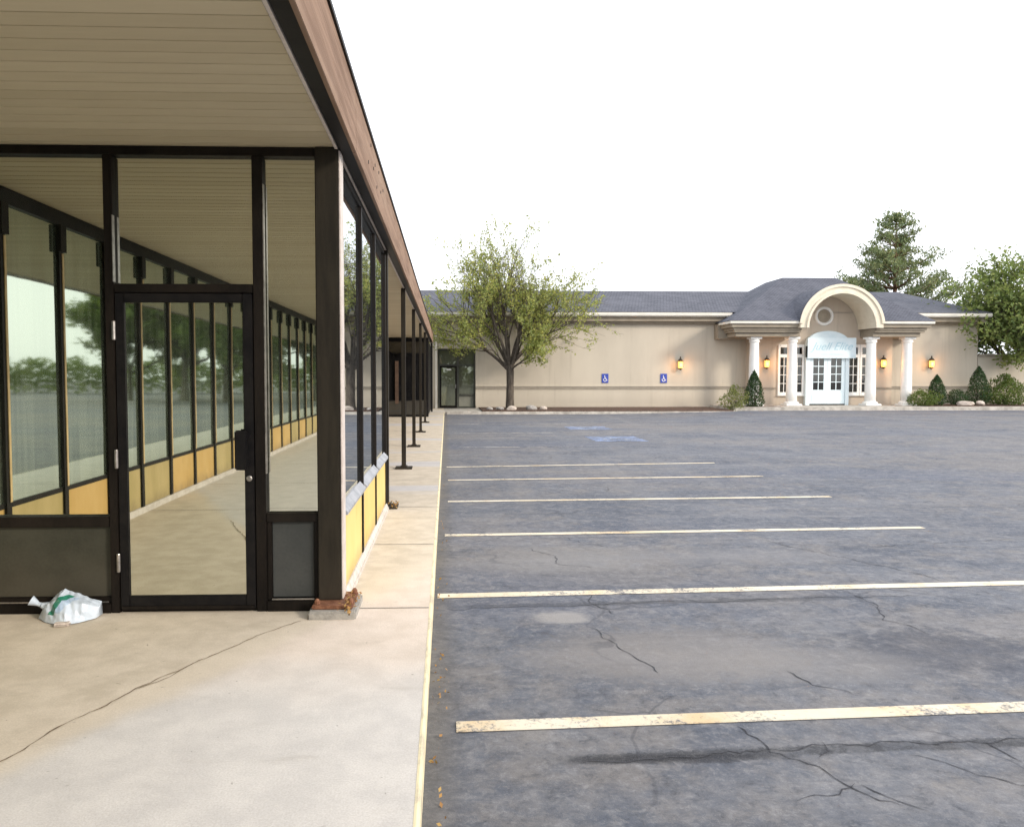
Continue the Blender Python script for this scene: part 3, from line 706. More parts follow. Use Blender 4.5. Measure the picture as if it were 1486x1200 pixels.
# columns
col0 = MB(); col0.lathe((14.38,36.65,.0), [(.245,.33),(.242,.9),(.23,1.8),(.208,3.0),(.205,3.15)], 28)
c0 = col0.build('column', M['white'], FB, smooth=True)
mb = MB(); mb.lathe((14.38,36.65,0), [(.32,.24),(.34,.26),(.34,.31),(.28,.335),(.26,.36)], 28); b1 = mb.build('column_base', M['white'], c0)
mb = MB(); mb.box(14.38-.37,14.38+.37,36.65-.37,36.65+.37,.14,.239); b2 = mb.build('plinth', M['white'], c0, bevel=.02)
mb = MB(); mb.lathe((14.38,36.65,0), [(.225,3.10),(.25,3.12),(.25,3.16),(.235,3.18),(.255,3.24),(.26,3.26)], 28).box(14.38-.265,14.38+.265,36.65-.265,36.65+.265,3.262,3.355); b3 = mb.build('capital', M['white'], c0)
for x in (16.18, 19.95, 21.68):
    o = c0.copy(); C.objects.link(o); o.location.x += x-14.38
    for q in (b1,b2,b3):
        p = q.copy(); C.objects.link(p); p.parent = o
# medallion
mb = MB()
def disc(mb, x, y, z, prof, n=32):
    b = len(mb.v); mb.lathe((0,0,0), prof, n)
    mb.v[b:] = [(x+p[0], y-p[2], z+p[1]) for p in mb.v[b:]]
disc(mb, 18.03, 37.418, 4.40, [(.46,0),(.46,.03),(.42,.09),(.36,.09),(.33,.035),(.32,.02),(.0001,.02)])
md = mb.build('medallion', M['white'], FB)
mb = MB(); disc(mb, 18.03, 37.39, 4.40, [(.315,0),(.30,.01),(.2,.015),(.15,.04),(.0001,.05)]); mb.build('medallion_boss', M['cornice'], md)
# windows flanking the doors
def window(x0, x1):
    F = 37.33
    zb, z1, z2, zt = .64, 2.42, 2.58, 3.04; fw = .085
    mb = MB()
    mb.box(x0-.1,x0,F,37.398,zb,zt).box(x1,x1+.1,F,37.398,zb,zt).box(x0+.0005,x1-.0005,F,37.398,zt-.14,zt).box(x0+.0005,x1-.0005,F,37.398,z1,z2).box(x0+.0005,x1-.0005,F,37.398,zb+.0,zb+.13).box(x0-.13,x1+.13,F-.05,37.398,zb-.05,zb-.001)
    w = mb.build('window', M['white'], FB, bevel=.006)
    mb = MB(); mb.box(x0,x1,37.375,37.38,z2,zt-.141); mb.build('pane', M['dark_glass'], w)
    mb = MB(); mb.box(x0,x1,37.375,37.38,zb+.131,z1-.001); mb.build('pane', M['dark_glass'], w)
    mb = MB(); xm = (x0+x1)/2; mb.box(xm-.014,xm+.014,F+.015,37.374,zb+.131,z1-.002)
    for k in range(1,4):
        z = zb+.131+(z1-zb-.131)*k/4; mb.box(x0+.001,xm-.0145,F+.018,37.374,z-.014,z+.014).box(xm+.0145,x1-.001,F+.018,37.374,z-.014,z+.014)
    mb.build('muntin', M['white'], w)
for a in ((15.92,16.30),(16.52,16.98),(19.28,19.68),(19.90,20.26)): window(*a)
# door surround with an elliptical head
mb = MB(); mb.box(17.10,17.30,37.18,37.398,.15,3.06).box(19.02,19.20,37.18,37.398,.15,3.06).box(17.301,19.019,37.2,37.398,2.5,3.06)
mb.prism([(17.10+1.05+1.05*math.cos(R(a)), 3.061+.62*math.sin(R(a))) for a in range(0,181,10)], 37.16, 37.398, 'y')
mb.build('door_surround', M['bluewhite'], FB, bevel=.01)
def french(x0, x1, label=None):
    y0, y1 = 37.22, 37.28; mb = MB(); zb, zt = .21, 2.49; s = .17
    mb.box(x0,x0+s,y0,y1,zb,zt).box(x1-s,x1,y0,y1,zb,zt).box(x0+s+.0004,x1-s-.0004,y0,y1,2.38,zt).box(x0+s+.0004,x1-s-.0004,y0,y1,zb,.88)
    d = mb.build('entry_door', M['bluewhite'], FB, bevel=.006)
    mb = MB(); mb.box(x0+s,x1-s,37.25,37.255,.881,2.379); mb.build('pane', M['dark_glass'], d)
    mb = MB(); xm = (x0+x1)/2; mb.box(xm-.018,xm+.018,37.222,37.249,.881,2.379)
    for k in range(1,4):
        z = .881+1.498*k/4; mb.box(x0+s+.001,xm-.0185,37.224,37.249,z-.018,z+.018).box(xm+.0185,x1-s-.001,37.224,37.249,z-.018,z+.018)
    mb.build('muntin', M['bluewhite'], d)
    mb = MB(); mb.box(x0+.1,x1-.1,37.205,37.2195,.34,.76); mb.build('door_panel', M['bluewhite'], d, bevel=.01)
    return d
french(17.305,18.157); french(18.163,19.015)
mb = MB(); mb.box(17.302,19.018,37.19,37.3,.155,.205); mb.build('threshold', M['black'], FB)
# corner entrance at the left end of the store
mb = MB(); Ye = 38.12
mb.box(-.41,-.33,Ye,38.34,0,2.84).box(1.30,1.38,Ye,38.34,0,2.84).box(.50,.60,Ye,38.34,0,2.84).box(-.329,.499,Ye,38.34,2.74,2.84).box(.601,1.299,Ye,38.34,2.74,2.84).box(-.329,.499,Ye,38.34,2.03,2.12).box(.601,1.299,Ye,38.34,2.03,2.10).box(.601,1.299,Ye,38.34,.60,.68).box(.601,1.299,Ye,38.34,0,.08)
cf = mb.build('corner_entrance_frame', M['greenframe'], FB)
for a in ((-.329,.499,2.121,2.739),(.601,1.299,2.101,2.739)): mb = MB(); mb.box(a[0],a[1],38.2,38.21,a[2],a[3]); mb.build('pane', M['door_glass'], cf)
mb = MB(); mb.box(.601,1.299,38.2,38.21,.681,2.029); mb.build('pane', M['door_glass'], cf)
mb = MB(); mb.box(.601,1.299,38.2,38.22,.081,.599); mb.build('panel', M['greypanel'], cf)
mb = MB(); mb.box(-.325,-.25,38.14,38.18,.02,2.02).box(.42,.495,38.14,38.18,.02,2.02).box(-.249,.419,38.14,38.18,1.94,2.02).box(-.249,.419,38.14,38.18,.02,.12)
cd = mb.build('corner_door', M['bronze'], FB)
mb = MB(); mb.box(-.249,.419,38.155,38.16,.121,1.939); mb.build('door_glass', M['door_glass'], cd)
mb = MB(); mb.box(.43,.46,38.09,38.139,.95,1.15); mb.build('door_handle', M['steel'], cd)
mb = MB(); mb.box(0,.22,38.135,38.139,1.82,1.88); mb.build('door_sticker', M['white'], cd)
mb = MB(); mb.box(-.54,-.45,37.88,37.96,0,4.0); mb.build('downpipe', M['gutter'], FB)
# banner over the doors
SG = empty('shop_sign', (18.27,37.05,2.38), 'white rectangular banner with pale blue script hung above the white double doors', 'sign')
mb = MB(); mb.box(17.10,19.44,37.04,37.07,2.38,3.35); bn = mb.build('banner_board', M['bluewhite'], SG, bevel=.006)
M['script'] = simple('pale_blue_ink', (.42,.62,.70), (.5,.68,.75), 8, .6, 0)
def text_mesh(s, size, shear, loc, mat, name, parent, ext=.004):
    cu = bpy.data.curves.new(name, 'FONT'); cu.body = s; cu.size = size; cu.shear = shear; cu.extrude = ext; cu.align_x = 'CENTER'; cu.align_y = 'CENTER'
    t = bpy.data.objects.new(name, cu); C.objects.link(t)
    dg = bpy.context.evaluated_depsgraph_get(); me = bpy.data.meshes.new_from_object(t.evaluated_get(dg))
    bpy.data.objects.remove(t); me.name = name
    me.transform(Matrix.Translation(Vector(loc)) @ Matrix.Rotation(R(90),4,'X'))
    me.materials.clear(); me.materials.append(mat)
    o = bpy.data.objects.new(name, me); C.objects.link(o)
    if parent:
        o.parent = parent; me.transform(Matrix.Translation(-parent.location))
    return o
text_mesh('Juell Elite', .52, .45, (18.27,37.034,2.93), M['script'], 'lettering', SG)
mb = MB(); mb.box(17.75,18.85,37.032,37.038,2.55,2.575); mb.build('lettering_rule', M['script'], SG)
mb = MB(); mb.box(17.02,17.09,37.02,37.10,2.42,2.95); mb.build('sign_bracket', M['black'], SG)

# wall lanterns (lit)
def lantern(loc, label, first=None):
    if first is None:
        L = empty('wall_lantern', loc, label, 'lamp', 'lit lanterns on the store front')
        x, y, z = loc
        mb = MB(); mb.lathe((x,y-.17,z-.17), [(.075,0),(.105,.02),(.12,.32),(.115,.33)], 8); mb.build('lantern_glass', M['amber'], L)
        mb = MB()
        for i in range(8):
            a = R(45*i); mb.cone((x+.078*math.cos(a),y-.17+.078*math.sin(a),z-.17),(x+.124*math.cos(a),y-.17+.124*math.sin(a),z+.16),.008,.008,5)
        mb.lathe((x,y-.17,z-.21), [(.02,-.05),(.05,-.02),(.09,.02),(.08,.039)], 8)
        mb.build('cage', M['iron'], L)
        mb = MB(); mb.lathe((x,y-.17,z+.165), [(.15,0),(.14,.02),(.07,.11),(.03,.13),(.028,.17),(.04,.19),(.01,.23)], 8); mb.build('lantern_cap', M['iron'], L)
        mb = MB(); mb.box(x-.05,x+.05,y-.02,y-.001,z-.2,z+.2); pts = [(x,y-.02,z-.05),(x,y-.1,z-.24),(x,y-.17,z-.25)]
        for k in range(2): mb.cone(pts[k],pts[k+1],.014,.014,6)
        mb.build('bracket', M['iron'], L)
        ld = bpy.data.lights.new('lantern_bulb','POINT'); ld.energy = 20; ld.color = (1,.45,.12); ld.shadow_soft_size = .1
        lo = bpy.data.objects.new('lantern_bulb', ld); C.objects.link(lo); lo.parent = L; lo.location = (0,-.36,.0)
        return L
    c = copy_tree(first, loc); c['label'] = label; return c
L0 = lantern((11.25,37.99,2.08), 'lit amber lantern alone on the long beige wall, above the blue signs')
lantern((15.22,37.39,2.12), 'lit amber lantern between the two columns nearest the long wall', L0)
lantern((20.88,37.39,2.14), 'lit amber lantern between the last two columns by the far windows', L0)
lantern((23.6,37.99,2.13), 'lit amber lantern beyond the portico, above the small clipped cone shrub', L0)
# accessible parking signs
def accsign(x, label, first=None):
    if first:
        c = copy_tree(first, (x,37.98,1.43)); c['label'] = label; return c
    A = empty('parking_sign', (x,37.98,1.43), label, 'sign', 'blue accessible parking signs on the wall')
    mb = MB(); mb.box(x-.16,x+.16,37.97,37.985,1.21,1.65); p = mb.build('sign_plate', M['signblue'], A)
    pl, hd = symbol2d(); mb = MB(); f = lambda u, v: (x+(u-.5)*.28, 1.43+(v-.5)*.34)
    t = MB()
    for q in pl: strip(t, [f(*w) for w in q], .028, 0)
    t.quad(*[(*f(*w),0.0) for w in hd])
    mb.v = [(a, 37.966, b) for (a, b, c) in t.v]; mb.f = t.f; mb.build('wheelchair_symbol', M['white'], A)
    return A
A0 = accsign(7.64, 'blue accessible parking sign on beige wall, the one nearer the leafy tree')
accsign(10.49, 'blue accessible parking sign on beige wall, just below the lone lantern', A0)
# low wall right of the store
LW = empty('garden_wall', (30,38.1,0), 'low beige stucco wall with dark coping beside the store', 'wall')
mb = MB(); mb.box(26.06,44,38.05,38.3,.0,2.5); mb.build('wall', M['stucco'], LW)
mb = MB(); mb.box(26.06,44,37.98,38.37,2.502,2.62); mb.build('coping', M['band'], LW, bevel=.01)
mb = MB(); mb.box(26.07,44,38.0,38.045,.91,1.0); mb.build('band_course', M['band'], LW)

# ================================================================== VEGETATION
def leafmesh(name, pts, mat, parent, seed=1, up=.0, narrow=.5):
    r = random.Random(seed); V = []; F = []
    for (p, s) in pts:
        d = Vector((r.gauss(0,1), r.gauss(0,1), r.gauss(0,1)+up)).normalized(); a = d.orthogonal().normalized()
        t = r.uniform(0, 6.28); b = d.cross(a); w = a*math.cos(t)+b*math.sin(t)
        s *= r.uniform(.6,1.35); b = len(V); p = Vector(p)
        V += [tuple(p-d*s*.5), tuple(p+w*s*narrow*.5), tuple(p+d*s*.5), tuple(p-w*s*narrow*.5)]; F.append((b,b+1,b+2,b+3))
    me = bpy.data.meshes.new(name); me.from_pydata(V, [], F); me.materials.append(mat)
    o = bpy.data.objects.new(name, me); C.objects.link(o)
    if parent: o.parent = parent; me.transform(Matrix.Translation(-parent.location))
    return o
def grow(mb, tips, r, p, d, L, rad, depth, P):
    n = 4; q = Vector(p); d = Vector(d).normalized()
    for i in range(n):
        d = (d + Vector((r.gauss(0,P['wig']), r.gauss(0,P['wig']), r.gauss(0,P['wig'])+P['up']))).normalized()
        q2 = q + d*L/n; r2 = rad*(1-.45*(i+1)/n)
        mb.cone(q, q2, rad*(1-.45*i/n), r2, 7 if depth < 2 else 4)
        if depth >= P['leafd']: tips.append((q2.copy(), d.copy(), depth))
        if depth < P['max'] and i >= 1:
            k = P['kids'][depth]
            for _ in range(k if i == n-1 else max(0, k-1-(r.random() < .4))):
                ax = d.orthogonal().normalized(); ax.rotate(Matrix.Rotation(r.uniform(0,6.28),3,d))
                nd = d.copy(); nd.rotate(Matrix.Rotation(R(r.uniform(*P['ang'])),3,ax))
                grow(mb, tips, r, q2, nd, L*r.uniform(*P['shr']), max(r2*.62,.006), depth+1, P)
        q = q2
# the vase-shaped young tree in the bed
def locust():
    T = empty('leafy_tree', (2.85,35.6,.05), 'sparse vase-shaped young tree with yellowing leaves in the bed by the beige wall', 'tree')
    r = random.Random(21); mb = MB(); tips = []
    pts = [(2.85,35.6,-.05,.25),(2.85,35.6,.15,.2),(2.85,35.6,.6,.175),(2.86,35.59,1.2,.165),(2.86,35.6,1.75,.175),(2.86,35.6,2.05,.15)]
    for k in range(5): mb.cone(pts[k][:3], pts[k+1][:3], pts[k][3], pts[k+1][3], 12)
    P = dict(wig=.09, up=.035, leafd=1, max=3, kids=(3,3,2), ang=(15,44), shr=(.5,.76))
    limbs = [(-175,42,3.0,.075),(-140,26,2.7,.08),(-95,20,2.6,.075),(170,21,3.3,.08),(120,9,3.2,.085),(60,18,2.8,.075),(8,42,3.0,.075),(-10,22,2.9,.08),(-50,30,2.4,.07),(30,34,2.4,.06),(140,34,2.6,.06),(-110,4,3.0,.08),(178,62,2.7,.045),(-5,56,2.8,.045),(-70,48,1.6,.04),(-20,44,1.8,.04),(-150,46,1.8,.04)]
    for (az, ang, L, rd) in limbs:
        d = (math.sin(R(ang))*math.cos(R(az)), math.sin(R(ang))*math.sin(R(az)), math.cos(R(ang)))
        grow(mb, tips, r, (2.86,35.6,r.uniform(1.65,2.05)), d, L*(.93 if abs(az) > 80 else .84), rd, 0, P)
    mb.build('trunk', M['bark'], T, smooth=True)
    lv = []
    for (p, d, dep) in tips:
        dx = p.x-2.85; dens = (.33 if math.sin(p.x*4.1+p.z*3.3)+math.sin(p.y*5+p.z*2.1) > -.2 else .12) if (p.z < 4.7 and abs(dx-.2) < 1.8) else (.22 if p.z < 5.6 else .07)
        if p.z > 5.2 and -2.0 < dx < -.6: dens += .16
        if r.random() > dens + .05: continue
        k = 11 if dens > .3 else 10
        for _ in range(k): lv.append((p-d*r.uniform(-.05,.38)+Vector((r.gauss(0,.065),r.gauss(0,.065),r.gauss(-.02,.065))), .115))
    leafmesh('crown', lv, M['leaf_locust'], T, 3)
    print('locust', len(tips), len(lv), len(mb.f))
locust()
def broad(name, loc, H, W, label, cat, matl, seed, leaf=.2, trunk_h=2.0, dens=8, group=None, barkm='bark', extra=(), skip=.22):
    T = empty(name, loc, label, cat, group); r = random.Random(seed); mb = MB(); tips = []
    b = Vector(loc); mb.cone(b-Vector((0,0,.1)), b+Vector((0,0,trunk_h)), H*.032, H*.022, 9)
    P = dict(wig=.13, up=.05, leafd=2, max=3, kids=(3,3,2), ang=(22,55), shr=(.5,.74))
    n = 9
    for k in range(n):
        az = k*360/n+r.uniform(-18,18); ang = r.uniform(18,68) if k < n-1 else 6
        d = (math.sin(R(ang))*math.cos(R(az)), math.sin(R(ang))*math.sin(R(az)), math.cos(R(ang)))
        grow(mb, tips, r, b+Vector((0,0,trunk_h*r.uniform(.8,1.0))), d, H*.36*(1 if ang < 40 else W), H*.012, 0, P)
    for (az, ang, L, zz) in extra:
        d = (math.sin(R(ang))*math.cos(R(az)), math.sin(R(ang))*math.sin(R(az)), math.cos(R(ang)))
        grow(mb, tips, r, b+Vector((0,0,zz)), d, L, H*.008, 0, P)
    lv = []
    for (p, d, dep) in tips:
        if r.random() < skip + (.25 if skip > .3 and math.sin(p.x*3.1+p.z*2.7)+math.sin(p.y*2.9-p.z*1.9) < -.3 else 0): continue
        for _ in range(dens): lv.append((p-d*r.uniform(-.1,.5)+Vector((r.gauss(0,.15),r.gauss(0,.15),r.gauss(0,.13))), leaf))
    mb.build('trunk', M[barkm], T, smooth=True); leafmesh('crown', lv, M[matl], T, seed)
    print(name, len(lv), max(p[0].z for p in lv), min(p[0].x for p in lv), max(p[0].x for p in lv))
    return T
broad('broadleaf_tree', (29.1,38.9,0), 7.9, .82, 'full green broadleaf tree overhanging the low wall and roof corner', 'tree', 'leaf_broad', 5, .2, 1.9, 6, skip=.42, extra=[(205,62,2.5,2.4),(190,58,2.3,2.7),(235,60,2.3,2.6),(215,46,2.6,2.9)])
# pine behind the roof
def pine():
    T = empty('pine_tree', (34.4,60,0), 'tall dark pine with ragged tiers rising behind the slate roof', 'tree'); r = random.Random(9); mb = MB(); lv = []
    H = 13.7; b = Vector((34.4,60,0)); mb.cone(b, b+Vector((0,0,H)), .3, .03, 9)
    z = 4.2
    while z < H-.2:
        t = (z-4.2)/(H-4.2); Lm = 6.9*(1-t)**.9*(.80+.20*math.sin(z*4.2)) + .35
        for k in range(r.randint(8,10)):
            az = r.uniform(0,6.28); L = Lm*r.uniform(.55,1.12); p = b+Vector((0,0,z)); d = Vector((math.cos(az),math.sin(az),r.uniform(.05,.4)))
            n = max(3, int(L/.4))
            for i in range(n):
                d = (d+Vector((0,0,.05))).normalized(); q = p+d*L/n; mb.cone(p, q, .06*(1-i/n)+.012, .06*(1-(i+1)/n)+.01, 4)
                if i >= n*.2:
                    for _ in range(3):
                        c = q+Vector((r.gauss(0,.28),r.gauss(0,.28),r.gauss(.1,.16)))
                        if r.random() < .2: continue
                        for _ in range(14): lv.append((c+Vector((r.gauss(0,.17),r.gauss(0,.17),r.gauss(0,.13))), .3))
                p = q
        z += r.uniform(.5,.8)
    mb.build('trunk', M['bark_red'], T); leafmesh('crown', lv, M['leaf_pine'], T, 4, .6, .28)
    print('pine', len(lv))
pine()
# shrubs
def shrub(name, loc, h, w, shape, label, matl, seed, n=2600, leaf=.07, group='shrubs in the store beds'):
    T = empty(name, loc, label, 'shrub', None); r = random.Random(seed); lv = []; mb = MB(); b = Vector(loc)
    lumps = [(r.uniform(0,6.28), r.uniform(.1,.9), r.uniform(.12,.3)) for _ in range(14)]
    for k in range(7):
        az = r.uniform(0,6.28); mb.cone(b-Vector((0,0,.05)), b+Vector((math.cos(az)*w*.25, math.sin(az)*w*.25, h*.6)), .02, .008, 5)
    while len(lv) < n:
        az = r.uniform(0,6.28); t = r.random()
        if shape == 'cone': rad = w/2*(min(1, t*4+.6))*(1-t**1.5)**.7*.92
        elif shape == 'round': rad = w/2*math.sqrt(max(0,1-(2*t-.9)**2/1.25))
        else: rad = w/2*(.55+.45*math.sin(t*3))*(1-t**2.2)**.5*1.1
        bump_ = 1
        for (la, lt, ls) in lumps:
            dd = (math.cos(az-la)-1)*1.2-(t-lt)**2*14
            bump_ += ls*math.exp(dd*2.2)*.6
        q = r.random()**.35
        if shape == 'loose' and r.random() < .4: q *= r.uniform(.4,1.4)
        rad *= bump_*q
        lv.append((b+Vector((rad*math.cos(az), rad*math.sin(az), .04+t*h*(1 if shape == 'cone' else 1+.16*math.sin(az*3+seed))+r.gauss(0,.03))), leaf))
    mb.build('stem', M['bark'], T); leafmesh('foliage', lv, matl, T, seed, .5, .55)
    return T
shrub('cone_shrub', (14.05,35.75,.1), 1.62, 1.0, 'cone', 'dark green clipped cone shrub in front of the first white column', M['leaf_dark'], 1, 4200)
shrub('loose_shrub', (12.85,34.95,.02), .95, 1.15, 'loose', 'pale green straggly shrub at the kerb beside the dark cone shrub', M['leaf_pale'], 2, 1100, .09)
shrub('cone_shrub', (23.0,36.4,.17), 1.36, .92, 'cone', 'dark clipped cone shrub beneath the lantern beyond the portico', M['leaf_dark'], 3, 3600)
shrub('low_shrub', (22.05,35.95,.16), .62, 1.25, 'round', 'low mid green spreading shrub at the foot of the last column', M['leaf_mid'], 4, 1800, .08)
shrub('low_shrub', (24.15,36.7,.17), .62, .8, 'round', 'small dark low shrub between the clipped cone and the pale stones', M['leaf_dark'], 5, 1500)
shrub('round_shrub', (25.35,36.9,.17), 1.75, 1.15, 'cone', 'tall dark egg-shaped shrub at the end of the store wall', M['leaf_dark'], 6, 4200)
shrub('bushy_shrub', (26.6,36.8,.17), 1.25, 1.9, 'loose', 'wide bright green bush in front of the low wall', M['leaf_mid'], 7, 3600, .1)
def hedge(name, x0, x1, y, z0, h, d, label, mat, seed, n, leaf):
    T = empty(name, ((x0+x1)/2, y, z0), label, 'hedge'); r = random.Random(seed); lv = []; mb = MB()
    k = x0
    while k < x1: mb.cone((k,y,z0-.1),(k+r.uniform(-.2,.2),y,z0+h*.7),.04,.02,5); k += .8
    for _ in range(n):
        x = r.uniform(x0,x1); hh = h*(.78+.14*math.sin(x*1.7+seed)+.1*math.sin(x*4.1))
        lv.append(((x, y+r.uniform(-.5,.5)*d, z0+hh*r.random()**.6), leaf))
    mb.build('stem', M['bark'], T); leafmesh('foliage', lv, mat, T, seed, .4, .55)
hedge('hedge', 27.0, 42, 42.5, 0, 3.4, 2.0, 'tall dark green hedge behind the low wall', M['leaf_dark'], 3, 9000, .22)
hedge('hedge', -30, 45, -66, -.12, 3.6, 3.0, 'long green hedge at the far side of the lot, mirrored in the glass', M['leaf_far'], 4, 12000, .5)
# stones
def rock(loc, s, label, mat, seed, grp=None):
    bm = bmesh.new(); bmesh.ops.create_icosphere(bm, subdivisions=2, radius=1); r = random.Random(seed)
    ph = [Vector((r.gauss(0,1),r.gauss(0,1),r.gauss(0,1))).normalized() for _ in range(7)]
    for v in bm.verts:
        k = 1.0
        for p in ph:
            dd = v.co.normalized().dot(p)
            if dd > .62: k *= 1-.55*(dd-.62)
        v.co = Vector((v.co.x*s[0]*k, v.co.y*s[1]*k, max(v.co.z*s[2]*k, -s[2]*.4)))
    me = bpy.data.meshes.new('garden_stone'); bm.to_mesh(me); bm.free(); me.materials.append(mat)
    o = bpy.data.objects.new('garden_stone', me); C.objects.link(o); o.location = loc
    return tag(o, label, 'stone', grp)
rock((24.3,36.25,.25), (.42,.26,.18), 'large pale stone between the small dark shrub and the egg-shaped shrub', M['stone'], 1)
rock((24.95,36.2,.25), (.28,.2,.15), 'smaller pale stone at the foot of the egg-shaped shrub', M['stone'], 2)
for k, (x, y, s, l) in enumerate(((2.35,34.95,.2,'grey stone left of the young tree trunk'),(2.85,34.85,.26,'pale flat stone in front of the young tree trunk'),(3.75,35.05,.3,'biggest pale stone right of the young tree trunk'),(4.3,35.2,.2,'small pale stone farthest right of the young tree'),(1.9,34.9,.17,'small stone at the bed corner by the corner entrance'))):
    rock((x,y,.1), (s,s*.7,s*.55), l, M['stone'] if k % 2 else M['stone_grey'], 10+k)
# trees across the lot behind the viewpoint (mirrored in the glass)
TL = [(7,-40,7.6),(10.5,-43,10.5),(14.5,-44,8.6),(2,-44,11),(-4,-47,11.4),(9,-58,12.5)]
lab = ['round green tree behind the viewpoint nearest the walkway reflection','taller green tree second along the lot edge behind the viewpoint']
first = broad('roadside_tree', (7,-40,-.1), 7.6, 1.0, 'green roadside tree at the far edge of the lot, mirrored in the glass', 'tree', 'leaf_far', 31, .3, 1.8, 8, 'roadside trees mirrored in the glass')
for k, (x, y, h) in enumerate(TL[1:]):
    c = copy_tree(first, (x,y,-.1)); c.rotation_euler = (0,0,k*1.3+.6); s = h/7.6; c.scale = (s,s,s)

# ================================================================== SMALL THINGS
# newspaper in a plastic bag by the door
NP = empty('newspaper_bag', (-2.38,4.93,0), 'white plastic newspaper bag with green stripe lying by the door', 'newspaper')
def pillow(c, sx, sy, sz, rot, seed, tilt=0, lift=0):
    r = random.Random(seed); nx_, ny_ = 26, 16; V = []; F = []
    ph = [(r.uniform(0,6.28), r.uniform(5,14), r.uniform(4,11)) for _ in range(5)]
    for side in (0,1):
        for j in range(ny_+1):
            for i in range(nx_+1):
                u, v = i/nx_*2-1, j/ny_*2-1
                e = max(0,(1-abs(u)**5)*(1-abs(v)**3.2))
                wr = sum(math.sin(a+u*b+v*c_) for a,b,c_ in ph)*.055
                h = (e**.55)*(1+wr)*(1.0 if side else -.12)
                fold = .35*math.exp(-((u+.1+.25*v)/.22)**2) if side else 0
                x = u*sx*(1-.06*abs(v)); y = v*sy*(1+.05*math.sin(u*5)); z = h*sz*(1+fold)
                V.append((x,y,z))
    N = (nx_+1)*(ny_+1)
    for s_ in (0,1):
        for j in range(ny_):
            for i in range(nx_):
                a = s_*N+j*(nx_+1)+i; q = (a,a+1,a+nx_+2,a+nx_+1); F.append(q if s_ else q[::-1])
    Mx = Matrix.Translation(Vector(c)) @ Matrix.Rotation(R(rot),4,'Z') @ Matrix.Rotation(R(tilt),4,'X')
    return [tuple(Mx @ Vector(p)) for p in V], F, Mx
fr_ = [(-2.575,5.03,.006),(-2.50,4.955,.006),(-2.42,4.905,.006),(-2.355,4.885,.006),(-2.28,4.93,.006),(-2.215,5.02,.006)]
md_ = [(-2.555,5.045,.06),(-2.50,5.01,.10),(-2.43,4.985,.13),(-2.36,4.975,.115),(-2.28,5.00,.095),(-2.205,5.045,.07)]
tp_ = [(-2.535,5.075,.085),(-2.48,5.075,.135),(-2.425,5.08,.178),(-2.36,5.085,.148),(-2.28,5.09,.115),(-2.205,5.09,.095)]
bk_ = [(-2.54,5.10,.006),(-2.48,5.12,.006),(-2.42,5.125,.006),(-2.36,5.125,.006),(-2.28,5.12,.006),(-2.21,5.11,.006)]
def lerp_row(row, u):
    k = min(int(u*5), 4); f = u*5-k; return Vector(row[k]).lerp(Vector(row[k+1]), f)
NU, NV = 150, 96; rr = random.Random(8); wr_ = [(rr.uniform(0,6.28), rr.uniform(8,60), rr.uniform(6,45)) for _ in range(12)]
def bagpt(u, v, off=0):
    rows = (fr_, md_, tp_, bk_); k = min(int(v*3), 2); f = v*3-k
    a = lerp_row(rows[k], u).lerp(lerp_row(rows[k+1], u), f)
    e = min(1, min(u,1-u)*8, v*6, (1-v)*6)
    n = Vector((0,-.75,.65)) if v < .67 else Vector((0,.7,.5))
    w = sum(math.sin(p+u*b+v*c_) for p,b,c_ in wr_)*.0011 + .006*math.sin(min(1,v*1.5)*math.pi)*e*(.6+.4*math.sin(u*9))
    w += .014*abs(math.sin(u*8+v*4))*e
    return a + n*(w*e+off)
mb = MB(); mb.v = [tuple(bagpt(i/NU, j/NV)) for j in range(NV+1) for i in range(NU+1)]
cells = [(i,j) for j in range(NV) for i in range(NU)]
green = lambda i, j: 12 <= j < 54 and abs(i - (64 + (j-32)*.95)) < 9
blue_ = lambda i, j: 14 <= j < 50 and 9 <= i - (64 + (j-32)*.95) < 27
mb.f = [(j*(NU+1)+i, j*(NU+1)+i+1, (j+1)*(NU+1)+i+1, (j+1)*(NU+1)+i) for i,j in cells if not green(i,j) and not blue_(i,j)]
V = mb.v
for side in (0, NU):
    mb.f.append(tuple(j*(NU+1)+side for j in range(NV+1)))
mb.build('bag', M['bag'], NP, smooth=True)
gb = MB()
for i,j in cells:
    if green(i,j): gb.quad(*[V[k] for k in (j*(NU+1)+i, j*(NU+1)+i+1, (j+1)*(NU+1)+i+1, (j+1)*(NU+1)+i)])
gb.build('green_stripe', M['bag_green'], NP, smooth=True)
gb = MB()
for i,j in cells:
    if blue_(i,j): gb.quad(*[V[k] for k in (j*(NU+1)+i, j*(NU+1)+i+1, (j+1)*(NU+1)+i+1, (j+1)*(NU+1)+i)])
gb.build('blue_print', M['bag_blue'], NP, smooth=True)
mb = MB()
tail = [(-2.53,5.06,.07,.035),(-2.565,5.05,.085,.016),(-2.585,5.05,.093,.014),(-2.625,5.04,.118,.034)]
for k in range(3): mb.cone(tail[k][:3], tail[k+1][:3], tail[k][3], tail[k+1][3], 9)
mb.build('bag_neck', M['bag'], NP, smooth=True)
mb = MB(); mb.box(-.05,.05,-.03,.03,.0,.02); Mr = Matrix.Translation(Vector((-2.36,4.885,.004))) @ Matrix.Rotation(R(12),4,'Z')
mb.v = [tuple(Mr @ Vector(p)) for p in mb.v]; mb.build('newspaper', M['newsprint'], NP, bevel=.01)
